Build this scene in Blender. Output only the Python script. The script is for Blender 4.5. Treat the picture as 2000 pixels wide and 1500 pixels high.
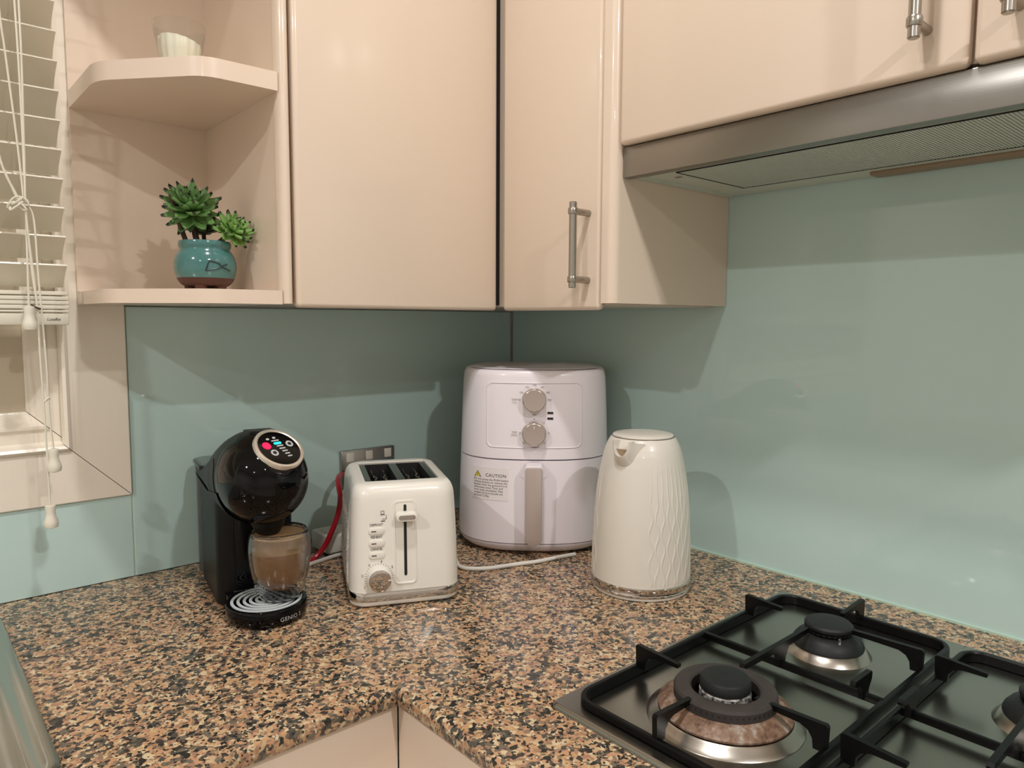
import bpy, bmesh, math, random
from mathutils import Vector, Matrix
from math import sin, cos, pi, radians as rad
random.seed(7)
for o in list(bpy.data.objects): bpy.data.objects.remove(o)
sc = bpy.context.scene
COL = sc.collection
T = 0.90                      # worktop height above the floor; every z below is measured from the worktop

# ------------------------------------------------------------------ camera
cam = bpy.data.cameras.new('camera'); cam.sensor_width = 36; cam.lens = 1408.25*36/2000
cam.clip_start = .02
co = bpy.data.objects.new('camera', cam); COL.objects.link(co); sc.camera = co
h_, p_, r_ = 0.85044, 0.08818, 0.00464
f_ = Vector((cos(h_)*cos(p_), sin(h_)*cos(p_), -sin(p_)))
ri = Vector((sin(h_), -cos(h_), 0)); up = ri.cross(f_)
r2 = ri*cos(r_)+up*sin(r_); u2 = -ri*sin(r_)+up*cos(r_)
M4 = Matrix((r2, u2, -f_)).transposed().to_4x4(); M4.translation = Vector((-1.06065, -1.2074, .39987+T))
co.matrix_world = M4

# ------------------------------------------------------------------ world, exposure, lamps
w = bpy.data.worlds.new('night'); sc.world = w; w.use_nodes = True
w.node_tree.nodes['Background'].inputs[0].default_value = (.02, .022, .03, 1)
w.node_tree.nodes['Background'].inputs[1].default_value = .3
sc.view_settings.view_transform = 'Standard'; sc.view_settings.look = 'None'
sc.view_settings.gamma = 1; sc.view_settings.use_curve_mapping = False
sc.view_settings.exposure = -0.05
LAMPS = [(-.78, -.84, 8.0), (-2.5, -.95, 20), (-.85, -2.3, 20), (-2.6, -2.6, 10)]  # last entry is an unseen downlight added for ambient fill
for i, (x, y, e) in enumerate(LAMPS):
    l = bpy.data.lights.new('downlight', 'AREA'); l.shape = 'DISK'; l.size = .075; l.energy = e
    l.color = (1.0, .98, .98); l.spread = rad(165)
    o = bpy.data.objects.new('downlight', l); COL.objects.link(o); o.location = (x, y, T+1.538)

# ------------------------------------------------------------------ materials
def srgb(r, g, b):
    f = lambda c: (c/255/12.92 if c/255 <= .04045 else ((c/255+.055)/1.055)**2.4)
    return (f(r), f(g), f(b), 1)
def mat(name, col, rough=.4, metal=0, coat=0, coat_r=.05, spec=.5, bump=None, var=None, **kw):
    m = bpy.data.materials.new(name); m.use_nodes = True
    nt = m.node_tree; b = nt.nodes['Principled BSDF']
    b.inputs['Base Color'].default_value = col
    b.inputs['Roughness'].default_value = rough; b.inputs['Metallic'].default_value = metal
    b.inputs['Coat Weight'].default_value = coat; b.inputs['Coat Roughness'].default_value = coat_r
    b.inputs['Specular IOR Level'].default_value = spec
    for k, v in kw.items(): b.inputs[k.replace('_', ' ')].default_value = v
    tc = nt.nodes.new('ShaderNodeTexCoord')
    if var:                      # (scale, amount) mottled variation of the base colour
        n = nt.nodes.new('ShaderNodeTexNoise'); n.inputs['Scale'].default_value = var[0]; n.inputs['Detail'].default_value = 4
        mx = nt.nodes.new('ShaderNodeMix'); mx.data_type = 'RGBA'
        c2 = tuple(max(0, c*(1-var[1])) for c in col[:3])+(1,)
        mx.inputs['A'].default_value = col; mx.inputs['B'].default_value = c2
        nt.links.new(tc.outputs['Object'], n.inputs['Vector']); nt.links.new(n.outputs['Fac'], mx.inputs['Factor'])
        nt.links.new(mx.outputs['Result'], b.inputs['Base Color'])
    if bump:                     # (scale xyz, strength, distance)
        mp = nt.nodes.new('ShaderNodeMapping'); mp.inputs['Scale'].default_value = bump[0]
        n = nt.nodes.new('ShaderNodeTexNoise'); n.inputs['Scale'].default_value = 1; n.inputs['Detail'].default_value = 3
        bp = nt.nodes.new('ShaderNodeBump'); bp.inputs['Strength'].default_value = bump[1]; bp.inputs['Distance'].default_value = bump[2]
        nt.links.new(tc.outputs['Object'], mp.inputs['Vector']); nt.links.new(mp.outputs['Vector'], n.inputs['Vector'])
        nt.links.new(n.outputs['Fac'], bp.inputs['Height']); nt.links.new(bp.outputs['Normal'], b.inputs['Normal'])
    return m
def emit(name, col, s):
    m = mat(name, col, .4); b = m.node_tree.nodes['Principled BSDF']
    b.inputs['Emission Color'].default_value = col; b.inputs['Emission Strength'].default_value = s
    return m
def glass(name, col=(1, 1, 1, 1), rough=0.0, ior=1.45):
    m = mat(name, col, rough, **{'Transmission_Weight': 1.0}); m.node_tree.nodes['Principled BSDF'].inputs['IOR'].default_value = ior
    return m
def granite():
    m = bpy.data.materials.new('granite'); m.use_nodes = True; nt = m.node_tree; N = nt.nodes; L = nt.links
    b = N['Principled BSDF']; b.inputs['Roughness'].default_value = .12; b.inputs['Specular IOR Level'].default_value = .5
    tc = N.new('ShaderNodeTexCoord')
    nz = N.new('ShaderNodeTexNoise'); nz.inputs['Scale'].default_value = 170; nz.inputs['Detail'].default_value = 2
    L.new(tc.outputs['Object'], nz.inputs['Vector'])
    ad = N.new('ShaderNodeMix'); ad.data_type = 'VECTOR'; ad.inputs['Factor'].default_value = .0048
    L.new(tc.outputs['Object'], ad.inputs['A']); L.new(nz.outputs['Color'], ad.inputs['B'])
    def vor(scale, off):
        mp = N.new('ShaderNodeMapping'); mp.inputs['Location'].default_value = (off, off*.7, off*1.3)
        L.new(ad.outputs['Result'], mp.inputs['Vector'])
        v = N.new('ShaderNodeTexVoronoi'); v.inputs['Scale'].default_value = scale; v.inputs['Randomness'].default_value = 1
        L.new(mp.outputs['Vector'], v.inputs['Vector'])
        s = N.new('ShaderNodeSeparateColor'); L.new(v.outputs['Color'], s.inputs['Color']); return s
    def ramp(src, stops):
        r = N.new('ShaderNodeValToRGB'); r.color_ramp.interpolation = 'CONSTANT'
        e = r.color_ramp.elements
        while len(e) < len(stops): e.new(.5)
        for el, (p, c) in zip(e, stops): el.position = p; el.color = c
        L.new(src, r.inputs['Fac']); return r
    def mixn(a, bb, fac):
        x = N.new('ShaderNodeMix'); x.data_type = 'RGBA'; L.new(fac, x.inputs['Factor']); L.new(a, x.inputs['A']); L.new(bb, x.inputs['B']); return x
    A = vor(215, 0)
    salmon = ramp(A.outputs['Red'], [(0, srgb(186, 144, 110)), (.22, srgb(192, 164, 126)), (.40, srgb(162, 124, 98)), (.58, srgb(206, 186, 150)), (.70, srgb(188, 148, 108)), (.86, srgb(140, 116, 92))])
    B = vor(185, 3.1)
    # clumping field pushes the dark minerals together
    cl = N.new('ShaderNodeTexNoise'); cl.inputs['Scale'].default_value = 55; cl.inputs['Detail'].default_value = 2; cl.inputs['Roughness'].default_value = .55
    L.new(tc.outputs['Object'], cl.inputs['Vector'])
    mm = N.new('ShaderNodeMath'); mm.operation = 'MULTIPLY_ADD'; mm.inputs[1].default_value = 1.5; mm.inputs[2].default_value = -.75
    L.new(cl.outputs['Fac'], mm.inputs[0])
    sm = N.new('ShaderNodeMath'); sm.operation = 'ADD'; L.new(B.outputs['Red'], sm.inputs[0]); L.new(mm.outputs[0], sm.inputs[1])
    dk = ramp(sm.outputs[0], [(0, (1, 1, 1, 1)), (.36, (0, 0, 0, 1))])
    dark = ramp(B.outputs['Green'], [(0, srgb(46, 46, 43)), (.24, srgb(80, 76, 68)), (.52, srgb(110, 100, 86)), (.82, srgb(64, 58, 52))])
    m1 = mixn(salmon.outputs['Color'], dark.outputs['Color'], dk.outputs['Color'])
    Cc = vor(430, 7.7)
    sp = ramp(Cc.outputs['Red'], [(0, (1, 1, 1, 1)), (.14, (0, 0, 0, 1))])
    spc = ramp(Cc.outputs['Green'], [(0, srgb(44, 42, 40)), (.62, srgb(206, 190, 160)), (.8, srgb(92, 82, 72))])
    m2 = mixn(m1.outputs['Result'], spc.outputs['Color'], sp.outputs['Color'])
    L.new(m2.outputs['Result'], b.inputs['Base Color'])
    return m
M = {}
M['granite'] = granite()
M['cream'] = mat('cream_lacquer', srgb(230, 211, 190), .3, coat=.5, coat_r=.06, bump=((6, 6, 6), .05, .002))
M['cream_shelf'] = mat('cream_laminate', srgb(233, 213, 192), .35, coat=.4, coat_r=.1)
M['paint'] = mat('cream_gloss_paint', srgb(246, 236, 218), .3, coat=.5, coat_r=.08, bump=((12, 12, 60), .12, .002), var=(14, .05))
M['blind'] = mat('blind_cream', srgb(232, 226, 208), .4, coat=.2, coat_r=.2)
M['pane'] = mat('frosted_pane', srgb(206, 192, 166), .3, coat=.4, coat_r=.1)
M['splash'] = mat('aqua_back_painted_glass', srgb(196, 222, 215), .5, coat=.8, coat_r=.012, spec=.2, **{'Coat_IOR': 1.5})
M['glass_edge'] = mat('green_glass_edge', srgb(190, 215, 195), .2)
M['wall'] = mat('wall_paint', srgb(238, 234, 228), .6, bump=((40, 40, 40), .1, .001))
M['floor'] = mat('floor_tile', srgb(190, 182, 172), .35, var=(6, .12))
M['dark'] = mat('dark_gap', srgb(18, 17, 16), .6)
M['black'] = mat('gloss_black_plastic', srgb(6, 6, 7), .05, spec=.26)
M['satin'] = mat('satin_black_plastic', srgb(13, 13, 13), .4, spec=.25)
M['enamel'] = mat('black_enamel', srgb(8, 8, 8), .34, spec=.22, bump=((300, 300, 300), .12, .0005))
M['cap'] = mat('burner_cap_black', srgb(28, 30, 30), .5, spec=.35, bump=((260, 260, 260), .2, .0004))
M['iron'] = mat('burnt_iron', srgb(66, 60, 57), .62, spec=.3, var=(55, .45), bump=((200, 200, 200), .2, .0005))
M['steel'] = mat('brushed_steel', srgb(172, 170, 164), .3, metal=1, bump=((4, 500, 500), .06, .0005))
M['sinksteel'] = mat('polished_sink_steel', srgb(176, 176, 168), .2, metal=1)
M['hob'] = mat('hob_steel', srgb(160, 158, 150), .27, metal=1, bump=((500, 5, 500), .05, .0004))
M['hood'] = mat('hood_steel', srgb(150, 148, 142), .3, metal=1, bump=((700, 6, 700), .08, .0004))
M['chrome'] = mat('chrome', srgb(205, 200, 194), .04, metal=1)
M['darkchrome'] = mat('dark_chrome', srgb(120, 116, 110), .12, metal=1)
M['champ_ring'] = mat('champagne_ring', srgb(222, 214, 200), .32, metal=.7)
M['gridwhite'] = mat('grid_grey_white', srgb(206, 212, 212), .3)
M['nickel'] = mat('satin_nickel', srgb(176, 170, 160), .28, metal=1)
M['handle'] = mat('brushed_handle', srgb(170, 165, 156), .3, metal=1)
M['champ'] = mat('champagne_plastic', srgb(192, 178, 170), .36, metal=.5)
M['champ_edge'] = mat('champagne_edge', srgb(214, 204, 192), .2, metal=.8)
M['fry'] = mat('white_plastic_cool', srgb(244, 235, 238), .34, coat=.25, coat_r=.12)
M['white'] = mat('white_plastic', srgb(236, 231, 219), .28, coat=.4, coat_r=.07)
M['kettle'] = mat('warm_white_plastic', srgb(226, 219, 206), .32, coat=.4, coat_r=.1)
M['ink'] = mat('grey_print', srgb(70, 66, 64), .6)
M['ink_l'] = mat('light_print', srgb(150, 140, 136), .6)
M['silverprint'] = mat('silver_print', srgb(190, 190, 188), .4)
M['sticker'] = mat('sticker_paper', srgb(238, 230, 228), .3)
M['yellow'] = mat('warning_yellow', srgb(226, 205, 60), .4)
M['glass'] = glass('clear_glass')
def thin_glass(name):
    m = bpy.data.materials.new(name); m.use_nodes = True; nt = m.node_tree; N = nt.nodes; N.remove(N['Principled BSDF'])
    lw = N.new('ShaderNodeLayerWeight'); lw.inputs['Blend'].default_value = .5
    pw = N.new('ShaderNodeMath'); pw.operation = 'POWER'; pw.inputs[1].default_value = 4; nt.links.new(lw.outputs['Facing'], pw.inputs[0])
    fr_ = N.new('ShaderNodeMath'); fr_.operation = 'MULTIPLY_ADD'; fr_.inputs[1].default_value = .75; fr_.inputs[2].default_value = .035; nt.links.new(pw.outputs[0], fr_.inputs[0])
    tr = N.new('ShaderNodeBsdfTransparent'); tr.inputs['Color'].default_value = (.97, .98, .97, 1)
    gl = N.new('ShaderNodeBsdfGlossy'); gl.inputs['Roughness'].default_value = .02; mx = N.new('ShaderNodeMixShader')
    nt.links.new(fr_.outputs[0], mx.inputs[0]); nt.links.new(tr.outputs[0], mx.inputs[1]); nt.links.new(gl.outputs[0], mx.inputs[2])
    nt.links.new(mx.outputs[0], N['Material Output'].inputs[0]); return m
M['thin'] = thin_glass('clear_glass_candle')
M['tank'] = mat('smoked_tank', srgb(120, 124, 122), .1, **{'Transmission_Weight': .65})
M['coffee'] = mat('coffee', srgb(176, 122, 66), .35, var=(60, .12))
M['foam'] = mat('coffee_foam', srgb(216, 174, 120), .55, var=(40, .1))
M['foamtop'] = mat('coffee_foam_top', srgb(188, 150, 106), .5, var=(70, .35))
M['wax'] = mat('candle_wax', srgb(240, 232, 212), .5, **{'Subsurface_Weight': .15})
M['red'] = mat('red_cable', srgb(176, 20, 36), .3)
M['cable'] = mat('white_cable', srgb(222, 218, 208), .4)
M['blackcable'] = mat('black_cable', srgb(18, 18, 18), .4)
M['teal'] = mat('teal_glaze', srgb(72, 126, 122), .15, coat=.6, coat_r=.04, var=(90, .25))
M['clay'] = mat('brown_clay', srgb(92, 52, 38), .5, var=(120, .3))
M['mark'] = mat('dark_brush_mark', srgb(34, 52, 56), .3)
M['leaf'] = mat('leaf_green', srgb(122, 166, 94), .35, var=(60, .35))
M['leaf2'] = mat('leaf_light_green', srgb(146, 190, 102), .35, var=(60, .3))
M['leaf_dark'] = mat('leaf_tip_dark', srgb(66, 84, 56), .4, var=(60, .3))
M['stem'] = mat('stem_brown', srgb(70, 52, 40), .7)
M['hoodtray'] = mat('hood_tray_paint', srgb(206, 212, 198), .4)
M['filter'] = mat('filter_mesh', srgb(206, 212, 200), .45)
M['tan'] = mat('tan_strip', srgb(150, 130, 104), .5)
M['led_red'] = emit('led_red', srgb(255, 20, 60), 2.2)
M['led_cyan'] = emit('led_cyan', srgb(40, 235, 225), 1.6)
M['lampglow'] = emit('lamp_lens', (1, .88, .72, 1), 6)

# ------------------------------------------------------------------ mesh helpers
def nbm(): return bmesh.new()
def finish(bm, name, m, parent=None, smooth=True, ang=35, loc=None):
    bmesh.ops.remove_doubles(bm, verts=bm.verts, dist=1e-6)
    bmesh.ops.recalc_face_normals(bm, faces=bm.faces)
    if smooth:
        for f in bm.faces: f.smooth = True
        for e in bm.edges:
            if len(e.link_faces) == 2 and e.calc_face_angle(0) > rad(ang): e.smooth = False
    me = bpy.data.meshes.new(name); bm.to_mesh(me); bm.free()
    for mm in (m if isinstance(m, list) else [m]): me.materials.append(mm)
    o = bpy.data.objects.new(name, me); COL.objects.link(o)
    if parent is not None: o.parent = parent
    else: o.location = (0, 0, T) if loc is None else loc
    return o
def thing(name, label, cat, loc=(0, 0, 0), rz=0, group=None, kind=None):
    o = bpy.data.objects.new(name, None); COL.objects.link(o); o.empty_display_size = .05
    o.location = (loc[0], loc[1], loc[2]+T); o.rotation_euler = (0, 0, rz)
    if kind: o['kind'] = kind
    else: o['label'] = label; o['category'] = cat
    if group: o['group'] = group
    return o
def tag(o, label=None, cat=None, group=None, kind=None):
    if label: o['label'] = label
    if cat: o['category'] = cat
    if group: o['group'] = group
    if kind: o['kind'] = kind
    return o
def box(bm, x0, x1, y0, y1, z0, z1, bev=0, seg=2):
    r = bmesh.ops.create_cube(bm, size=1)
    vs = r['verts']
    for v in vs: v.co = Vector(((x0+x1)/2+v.co.x*(x1-x0), (y0+y1)/2+v.co.y*(y1-y0), (z0+z1)/2+v.co.z*(z1-z0)))
    if bev:
        es = list({e for v in vs for e in v.link_edges})
        bmesh.ops.bevel(bm, geom=es, offset=bev, segments=seg, profile=.5, affect='EDGES')
    return bm
def loft(bm, rings, cap0=True, cap1=True, closed=True, mi=0):
    R = [[bm.verts.new(p) for p in ring] for ring in rings]
    n = len(R[0])
    for a, b in zip(R, R[1:]):
        for i in range(n if closed else n-1):
            j = (i+1) % n
            try: f = bm.faces.new((a[i], a[j], b[j], b[i])); f.material_index = mi
            except ValueError: pass
    if closed:
        for c, ring in ((cap0, R[0]), (cap1, R[-1])):
            if c:
                try: f = bm.faces.new(ring); f.material_index = mi
                except ValueError: pass
    return R
def lathe(bm, prof, n=48, cx=0, cy=0, cap0=True, cap1=True, mi=0):
    return loft(bm, [[(cx+r*cos(2*pi*i/n), cy+r*sin(2*pi*i/n), z) for i in range(n)] for r, z in prof], cap0, cap1, mi=mi)
def lathe_loop(bm, prof, n=64, cx=0, cy=0):    # closed cross-section (solid of revolution with a wall)
    rings = [[(cx+r*cos(2*pi*i/n), cy+r*sin(2*pi*i/n), z) for i in range(n)] for r, z in prof]
    R = [[bm.verts.new(p) for p in ring] for ring in rings]
    for k in range(len(R)):
        a, b = R[k], R[(k+1) % len(R)]
        for i in range(n):
            j = (i+1) % n; bm.faces.new((a[i], a[j], b[j], b[i]))
def catmull(P, k=6):
    P = [Vector(p) for p in P]; out = []
    Q = [2*P[0]-P[1]]+P+[2*P[-1]-P[-2]]
    for i in range(1, len(Q)-2):
        a, b, c, d = Q[i-1:i+3]
        for s in range(k):
            t = s/k
            out.append(.5*((2*b)+(c-a)*t+(2*a-5*b+4*c-d)*t*t+(3*b-a-3*c+d)*t**3))
    out.append(P[-1]); return out
def tube(bm, pts, r, n=8, smooth=6, rr=None):
    P = catmull(pts, smooth) if smooth else [Vector(p) for p in pts]
    rings = []; prev = None
    for i, p in enumerate(P):
        t = (P[min(i+1, len(P)-1)]-P[max(i-1, 0)]).normalized()
        if prev is None:
            a = Vector((0, 0, 1)) if abs(t.z) < .9 else Vector((1, 0, 0)); u = t.cross(a).normalized()
        else:
            u = (prev-t*prev.dot(t)).normalized()
        prev = u; v = t.cross(u)
        q = r if rr is None else rr(i/(len(P)-1))
        rings.append([p+u*(q*cos(2*pi*k/n))+v*(q*sin(2*pi*k/n)) for k in range(n)])
    loft(bm, rings)
def rrect(x0, x1, y0, y1, r, k=5):     # rounded rectangle, counter-clockwise
    out = []
    for cx, cy, a0 in ((x1-r, y0+r, -pi/2), (x1-r, y1-r, 0), (x0+r, y1-r, pi/2), (x0+r, y0+r, pi)):
        for i in range(k+1):
            a = a0+i/k*pi/2; out.append((cx+r*cos(a), cy+r*sin(a)))
    return out
def prism(bm, poly, z0, z1, bev=0, mp=None, mi=0):
    mp = mp or (lambda x, y, z: (x, y, z))
    if bev:
        c = Vector((sum(p[0] for p in poly)/len(poly), sum(p[1] for p in poly)/len(poly)))
        def ins(d):
            res = []; n = len(poly)
            for i in range(n):
                p0, p1, p2 = Vector(poly[i-1]), Vector(poly[i]), Vector(poly[(i+1) % n])
                e = ((p1-p0).normalized()+(p2-p1).normalized())
                nn = Vector((-e.y, e.x)).normalized(); res.append(p1+nn*d)
            return res
        lev = [(bev, z0), (0, z0+bev), (0, z1-bev), (bev*.3, z1-bev*.3), (bev, z1)]
        loft(bm, [[mp(q.x, q.y, z) for q in ins(d)] for d, z in lev], mi=mi)
    else:
        loft(bm, [[mp(p[0], p[1], z) for p in poly] for z in (z0, z1)], mi=mi)
def densify(P, step=.004):
    out = []
    for i, p in enumerate(P):
        q = P[(i+1) % len(P)]; k = max(1, int(math.hypot(q[0]-p[0], q[1]-p[1])/step+.5))
        out += [(p[0]+(q[0]-p[0])*j/k, p[1]+(q[1]-p[1])*j/k) for j in range(k)]
    return out
def patch(bm, outline, surf, off, rings=(1, .97, .75, .5, .25), skirt=True, mi=0):
    outline = densify(outline)
    cx = sum(p[0] for p in outline)/len(outline); cy = sum(p[1] for p in outline)/len(outline)
    R = []
    if skirt: R.append([surf(p[0], p[1], -.0006) for p in outline])
    for k, s in enumerate(rings):
        R.append([surf(cx+(p[0]-cx)*s, cy+(p[1]-cy)*s, off) for p in outline])
    L = loft(bm, R, False, False, mi=mi)
    c = bm.verts.new(surf(cx, cy, off)); n = len(outline)
    for i in range(n):
        f = bm.faces.new((L[-1][i], L[-1][(i+1) % n], c)); f.material_index = mi
_txt = {}
def text(bm, s, size, x, y, mp, align='CENTER', shear=0, spacing=1, mi=0):
    key = (s, align, shear, spacing)
    if key not in _txt:
        cu = bpy.data.curves.new('t', 'FONT'); cu.body = s; cu.align_x = align; cu.shear = shear; cu.space_character = spacing
        cu.size = 1; cu.resolution_u = 2; cu.fill_mode = 'FRONT'
        o = bpy.data.objects.new('t', cu); COL.objects.link(o)
        dg = bpy.context.evaluated_depsgraph_get(); dg.update()
        me = bpy.data.meshes.new_from_object(o.evaluated_get(dg))
        _txt[key] = ([tuple(v.co) for v in me.vertices], [tuple(p.vertices) for p in me.polygons])
        bpy.data.objects.remove(o); bpy.data.curves.remove(cu); bpy.data.meshes.remove(me)
    V, F = _txt[key]
    vs = [bm.verts.new(mp(x+v[0]*size, y+v[1]*size)) for v in V]
    for f in F:
        try: q = bm.faces.new([vs[i] for i in f]); q.material_index = mi
        except ValueError: pass
def flat(bm, m): # text meshes must not be merged or recalculated
    pass
def finish_text(bm, name, m, parent, **kw):
    me = bpy.data.meshes.new(name); bm.to_mesh(me); bm.free()
    for mm in (m if isinstance(m, list) else [m]): me.materials.append(mm)
    o = bpy.data.objects.new(name, me); COL.objects.link(o); o.parent = parent
    return o
def boxobj(name, m, parent, *d, bev=0, seg=2):
    return finish(box(nbm(), *d, bev=bev, seg=seg), name, m, parent)
def struct(name, bm, m): return tag(finish(bm, name, m, smooth=False), kind='structure')

# ================================================================== THE ROOM
XL, YB = -3.7, -4.1
struct('floor', box(nbm(), XL-.1, .1, YB-.1, .16, -.95, -.9), M['floor'])
struct('ceiling', box(nbm(), XL-.1, .1, YB-.1, .16, 1.55, 1.62), M['wall'])
WX0, WX1, WZ0, WZ1 = -1.80, -.853, .212, 1.30          # window opening
b = nbm()
box(b, WX1, .1, .008, .15, -.9, 1.55); box(b, XL, WX0, .008, .15, -.9, 1.55)
box(b, WX0, WX1, .008, .15, -.9, WZ0); box(b, WX0, WX1, .008, .15, WZ1, 1.55)
struct('wall_left', b, M['wall'])
struct('wall_right', box(nbm(), .008, .1, YB, .008, -.9, 1.55), M['wall'])
struct('wall_far', box(nbm(), XL-.1, XL, YB, .008, -.9, 1.55), M['wall'])
struct('wall_back', box(nbm(), XL, .1, YB-.1, YB, -.9, 1.55), M['wall'])

# window architrave: four mitred boards (structure) -------------------------------------------------
trim = thing('trim_1', None, None, (-.78, 0, .13), kind='structure')
def rel(o, origin):        # keep world placement for meshes written in room coordinates under a thing
    o.data.transform(Matrix.Translation(-Vector(origin))); return o
def mitre(prof, x0, x1, z0, z1, side):
    """prof: (inset from the outer rectangle, y). One mitred member of a frame, closed at the back."""
    bm = nbm()
    ends = []
    for e in (0, 1):
        ring = []
        for d, y in prof:
            X0, X1, Z0, Z1 = x0+d, x1-d, z0+d, z1-d
            gp_ = .0006*(1 if e == 0 else -1)
            c = {'right': ((X1, Z0+gp_), (X1, Z1+gp_)), 'left': ((X0, Z0+gp_), (X0, Z1+gp_)), 'bottom': ((X0+gp_, Z0), (X1+gp_, Z0)), 'top': ((X0+gp_, Z1), (X1+gp_, Z1))}[side][e]
            ring.append((c[0], y, c[1]))
        ends.append(ring)
    loft(bm, ends); return bm
AO = (-1.875, -.78, .13, 1.37)
aprof = [(0, .008), (0, -.003), (.0015, -.0045), (.0765, -.0045), (.078, -.008), (.082, -.0105), (.086, -.008), (.0875, -.002), (.0875, .008)]
for s in ('right', 'bottom', 'left', 'top'):
    o = finish(mitre(aprof, *AO, s), 'board', M['paint'], trim); rel(o, (-.78, 0, .13))
# window: casement frame with moulded profile, frosted pane ------------------------------------------
win = thing('window_1', None, None, (-.8625, 0, .2125), kind='structure')
wprof = [(.0, .07), (.0, .004), (.003, .001), (.006, .004), (.009, .010), (.026, .010), (.029, .006), (.033, .006), (.036, .011), (.048, .028), (.053, .03), (.053, .07)]
for s in ('right', 'bottom', 'left', 'top'):
    rel(finish(mitre(wprof, -1.7925, -.8535, .2125, 1.2875, s), 'casement_rail', M['paint'], win), (-.8625, 0, .2125))
rel(boxobj('pane', M['pane'], win, -1.742, -.903, .034, .040, .262, 1.238), (-.8625, 0, .2125))

# glass splashbacks ----------------------------------------------------------------------------------
def splash(label, x0, x1, y0, y1, z0, z1):
    t = thing('glass_splashback', label, 'splashback', ((x0+x1)/2, (y0+y1)/2, z0), 0, 'painted glass splashbacks')
    rel(boxobj('glass_panel', M['splash'], t, x0, x1, y0, y1, z0, z1, bev=.0008, seg=1), ((x0+x1)/2, (y0+y1)/2, z0)); return t
t_left = splash('aqua painted glass splashback behind the coffee machine and toaster', -.7785, -.0065, 0, .0075, .0005, .418)
splash('narrow aqua glass splashback strip under the window, left of the seam', -1.9, -.7805, 0, .0075, .0005, .1295)
rel(boxobj('polished_edge', M['glass_edge'], t_left, -.7804, -.7786, .0008, .007, .0005, .1295), ((-.7785-.0065)/2, .00375, .0005))
t = splash('tall aqua glass splashback behind the gas hob and below the range hood', 0, .0075, -2.0, -.0002, .0005, .606)
rel(boxobj('sealant_bead', M['glass_edge'], t, -.003, .0, -2.0, -.0, .0, .003), (.00375, -1.0001, .0005))

# ================================================================== WORKTOP
wt = thing('worktop', 'speckled salmon and black granite worktop running around the corner', 'worktop', (-.66, -.564, -.02))
def slab(poly, name):
    bm = nbm()
    # bullnose front: ring profile (inset, z); only the front edges are inset
    prof = [(.006, -.02), (.002, -.0185), (0, -.0145), (0, -.006), (.002, -.0018), (.006, 0)]
    rings = [[(p[0]+d*p[2], p[1]+d*p[3], z) for p in poly] for d, z in prof]
    loft(bm, rings); return rel(finish(bm, name, M['granite'], wt, ang=50), (-.66, -.564, -.02))
g = .0002
slab([(-2.2, -.564, 0, 1), (-.66-g, -.564, 1, 1), (-g, 0-.0002, 0, 0), (-2.2, -.0002, 0, 0)], 'slab')
slab([(-.66+g, -.564, 1, 1), (-.66+g, -2.0, 1, 0), (-.0002, -2.0, 0, 0), (-.0002, -.0002, 0, 0)], 'slab')

# base cabinets below
bc = thing('base_cabinet', 'cream base cabinet fronts under the left run of worktop', 'cabinet', (-1.2, -.3, -.9), 0, 'base cabinets under the worktop')
def bpart(name, *d, bev=0.002, m='cream'): return rel(boxobj(name, M[m], bc, *d, bev=bev), (-1.2, -.3, -.9))
bpart('carcass', -1.9, -.668, -.53, -.002, -.8, -.0205, m='cream_shelf'); bpart('plinth', -1.9, -.64, -.49, -.46, -.9, -.8)
bpart('door', -.998, -.6494, -.549, -.531, -.79, -.024, bev=.0012); bpart('door', -1.45, -1.001, -.549, -.531, -.79, -.024, bev=.004); bpart('door', -1.9, -1.453, -.549, -.531, -.79, -.024, bev=.004)
bc2 = thing('base_cabinet', 'cream base cabinet fronts under the gas hob, right of the corner seam', 'cabinet', (-.3, -1.2, -.9), 0, 'base cabinets under the worktop')
def bpart2(name, *d, bev=0.002, m='cream'): return rel(boxobj(name, M[m], bc2, *d, bev=bev), (-.3, -1.2, -.9))
bpart2('carcass', -.63, -.002, -1.95, -.535, -.8, -.0205, m='cream_shelf'); bpart2('plinth', -.58, -.55, -1.95, -.5, -.9, -.8)
bpart2('door', -.649, -.631, -1.0, -.5492, -.79, -.024, bev=.0012); bpart2('door', -.649, -.631, -1.47, -1.003, -.79, -.024, bev=.004); bpart2('door', -.649, -.631, -1.95, -1.473, -.79, -.024, bev=.004)

# ================================================================== WALL CABINETS
CT = 1.15
# open shelf unit
su = thing('open_shelf_unit', 'cream open corner shelf unit with clipped shelves beside the window', 'shelf', (-.655, -.15, .42))
SO = (-.655, -.15, .42)
def spart(name, bm, m='cream_shelf', **k): return rel(finish(bm, name, M[m], su, **k), SO)
spart('back_panel', box(nbm(), -.842, -.655, -.0125, -.005, .438, CT))
spart('side_panel', box(nbm(), -.655, -.6385, -.2715, -.005, .4205, CT))
b = nbm()   # rounded front post of the side panel
loft(b, [[(-.6555+.0175*(.5-.5*cos(a)), -.271-.0165*sin(a), z) for a in [pi*i/10 for i in range(11)]] for z in (.4205, CT)])
spart('front_post', b, 'cream')
def shelf(z0, z1, yb):
    P = [(-.6552, yb), (-.6552, -.2835), (-.690, -.283)]
    def arc(p, q, r_, n=5):
        out = []
        for i in range(n+1):
            t = i/n; out.append(((1-t)**2*p[0]+2*t*(1-t)*q[0]+t*t*r_[0], (1-t)**2*p[1]+2*t*(1-t)*q[1]+t*t*r_[1]))
        return out
    P += arc((-.728, -.282), (-.748, -.281), (-.760, -.266)); P += arc((-.828, -.186), (-.841, -.170), (-.842, -.148)); P += [(-.842, yb)]
    bm = nbm(); prism(bm, P[::-1], z0, z1); 
    return bm
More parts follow.
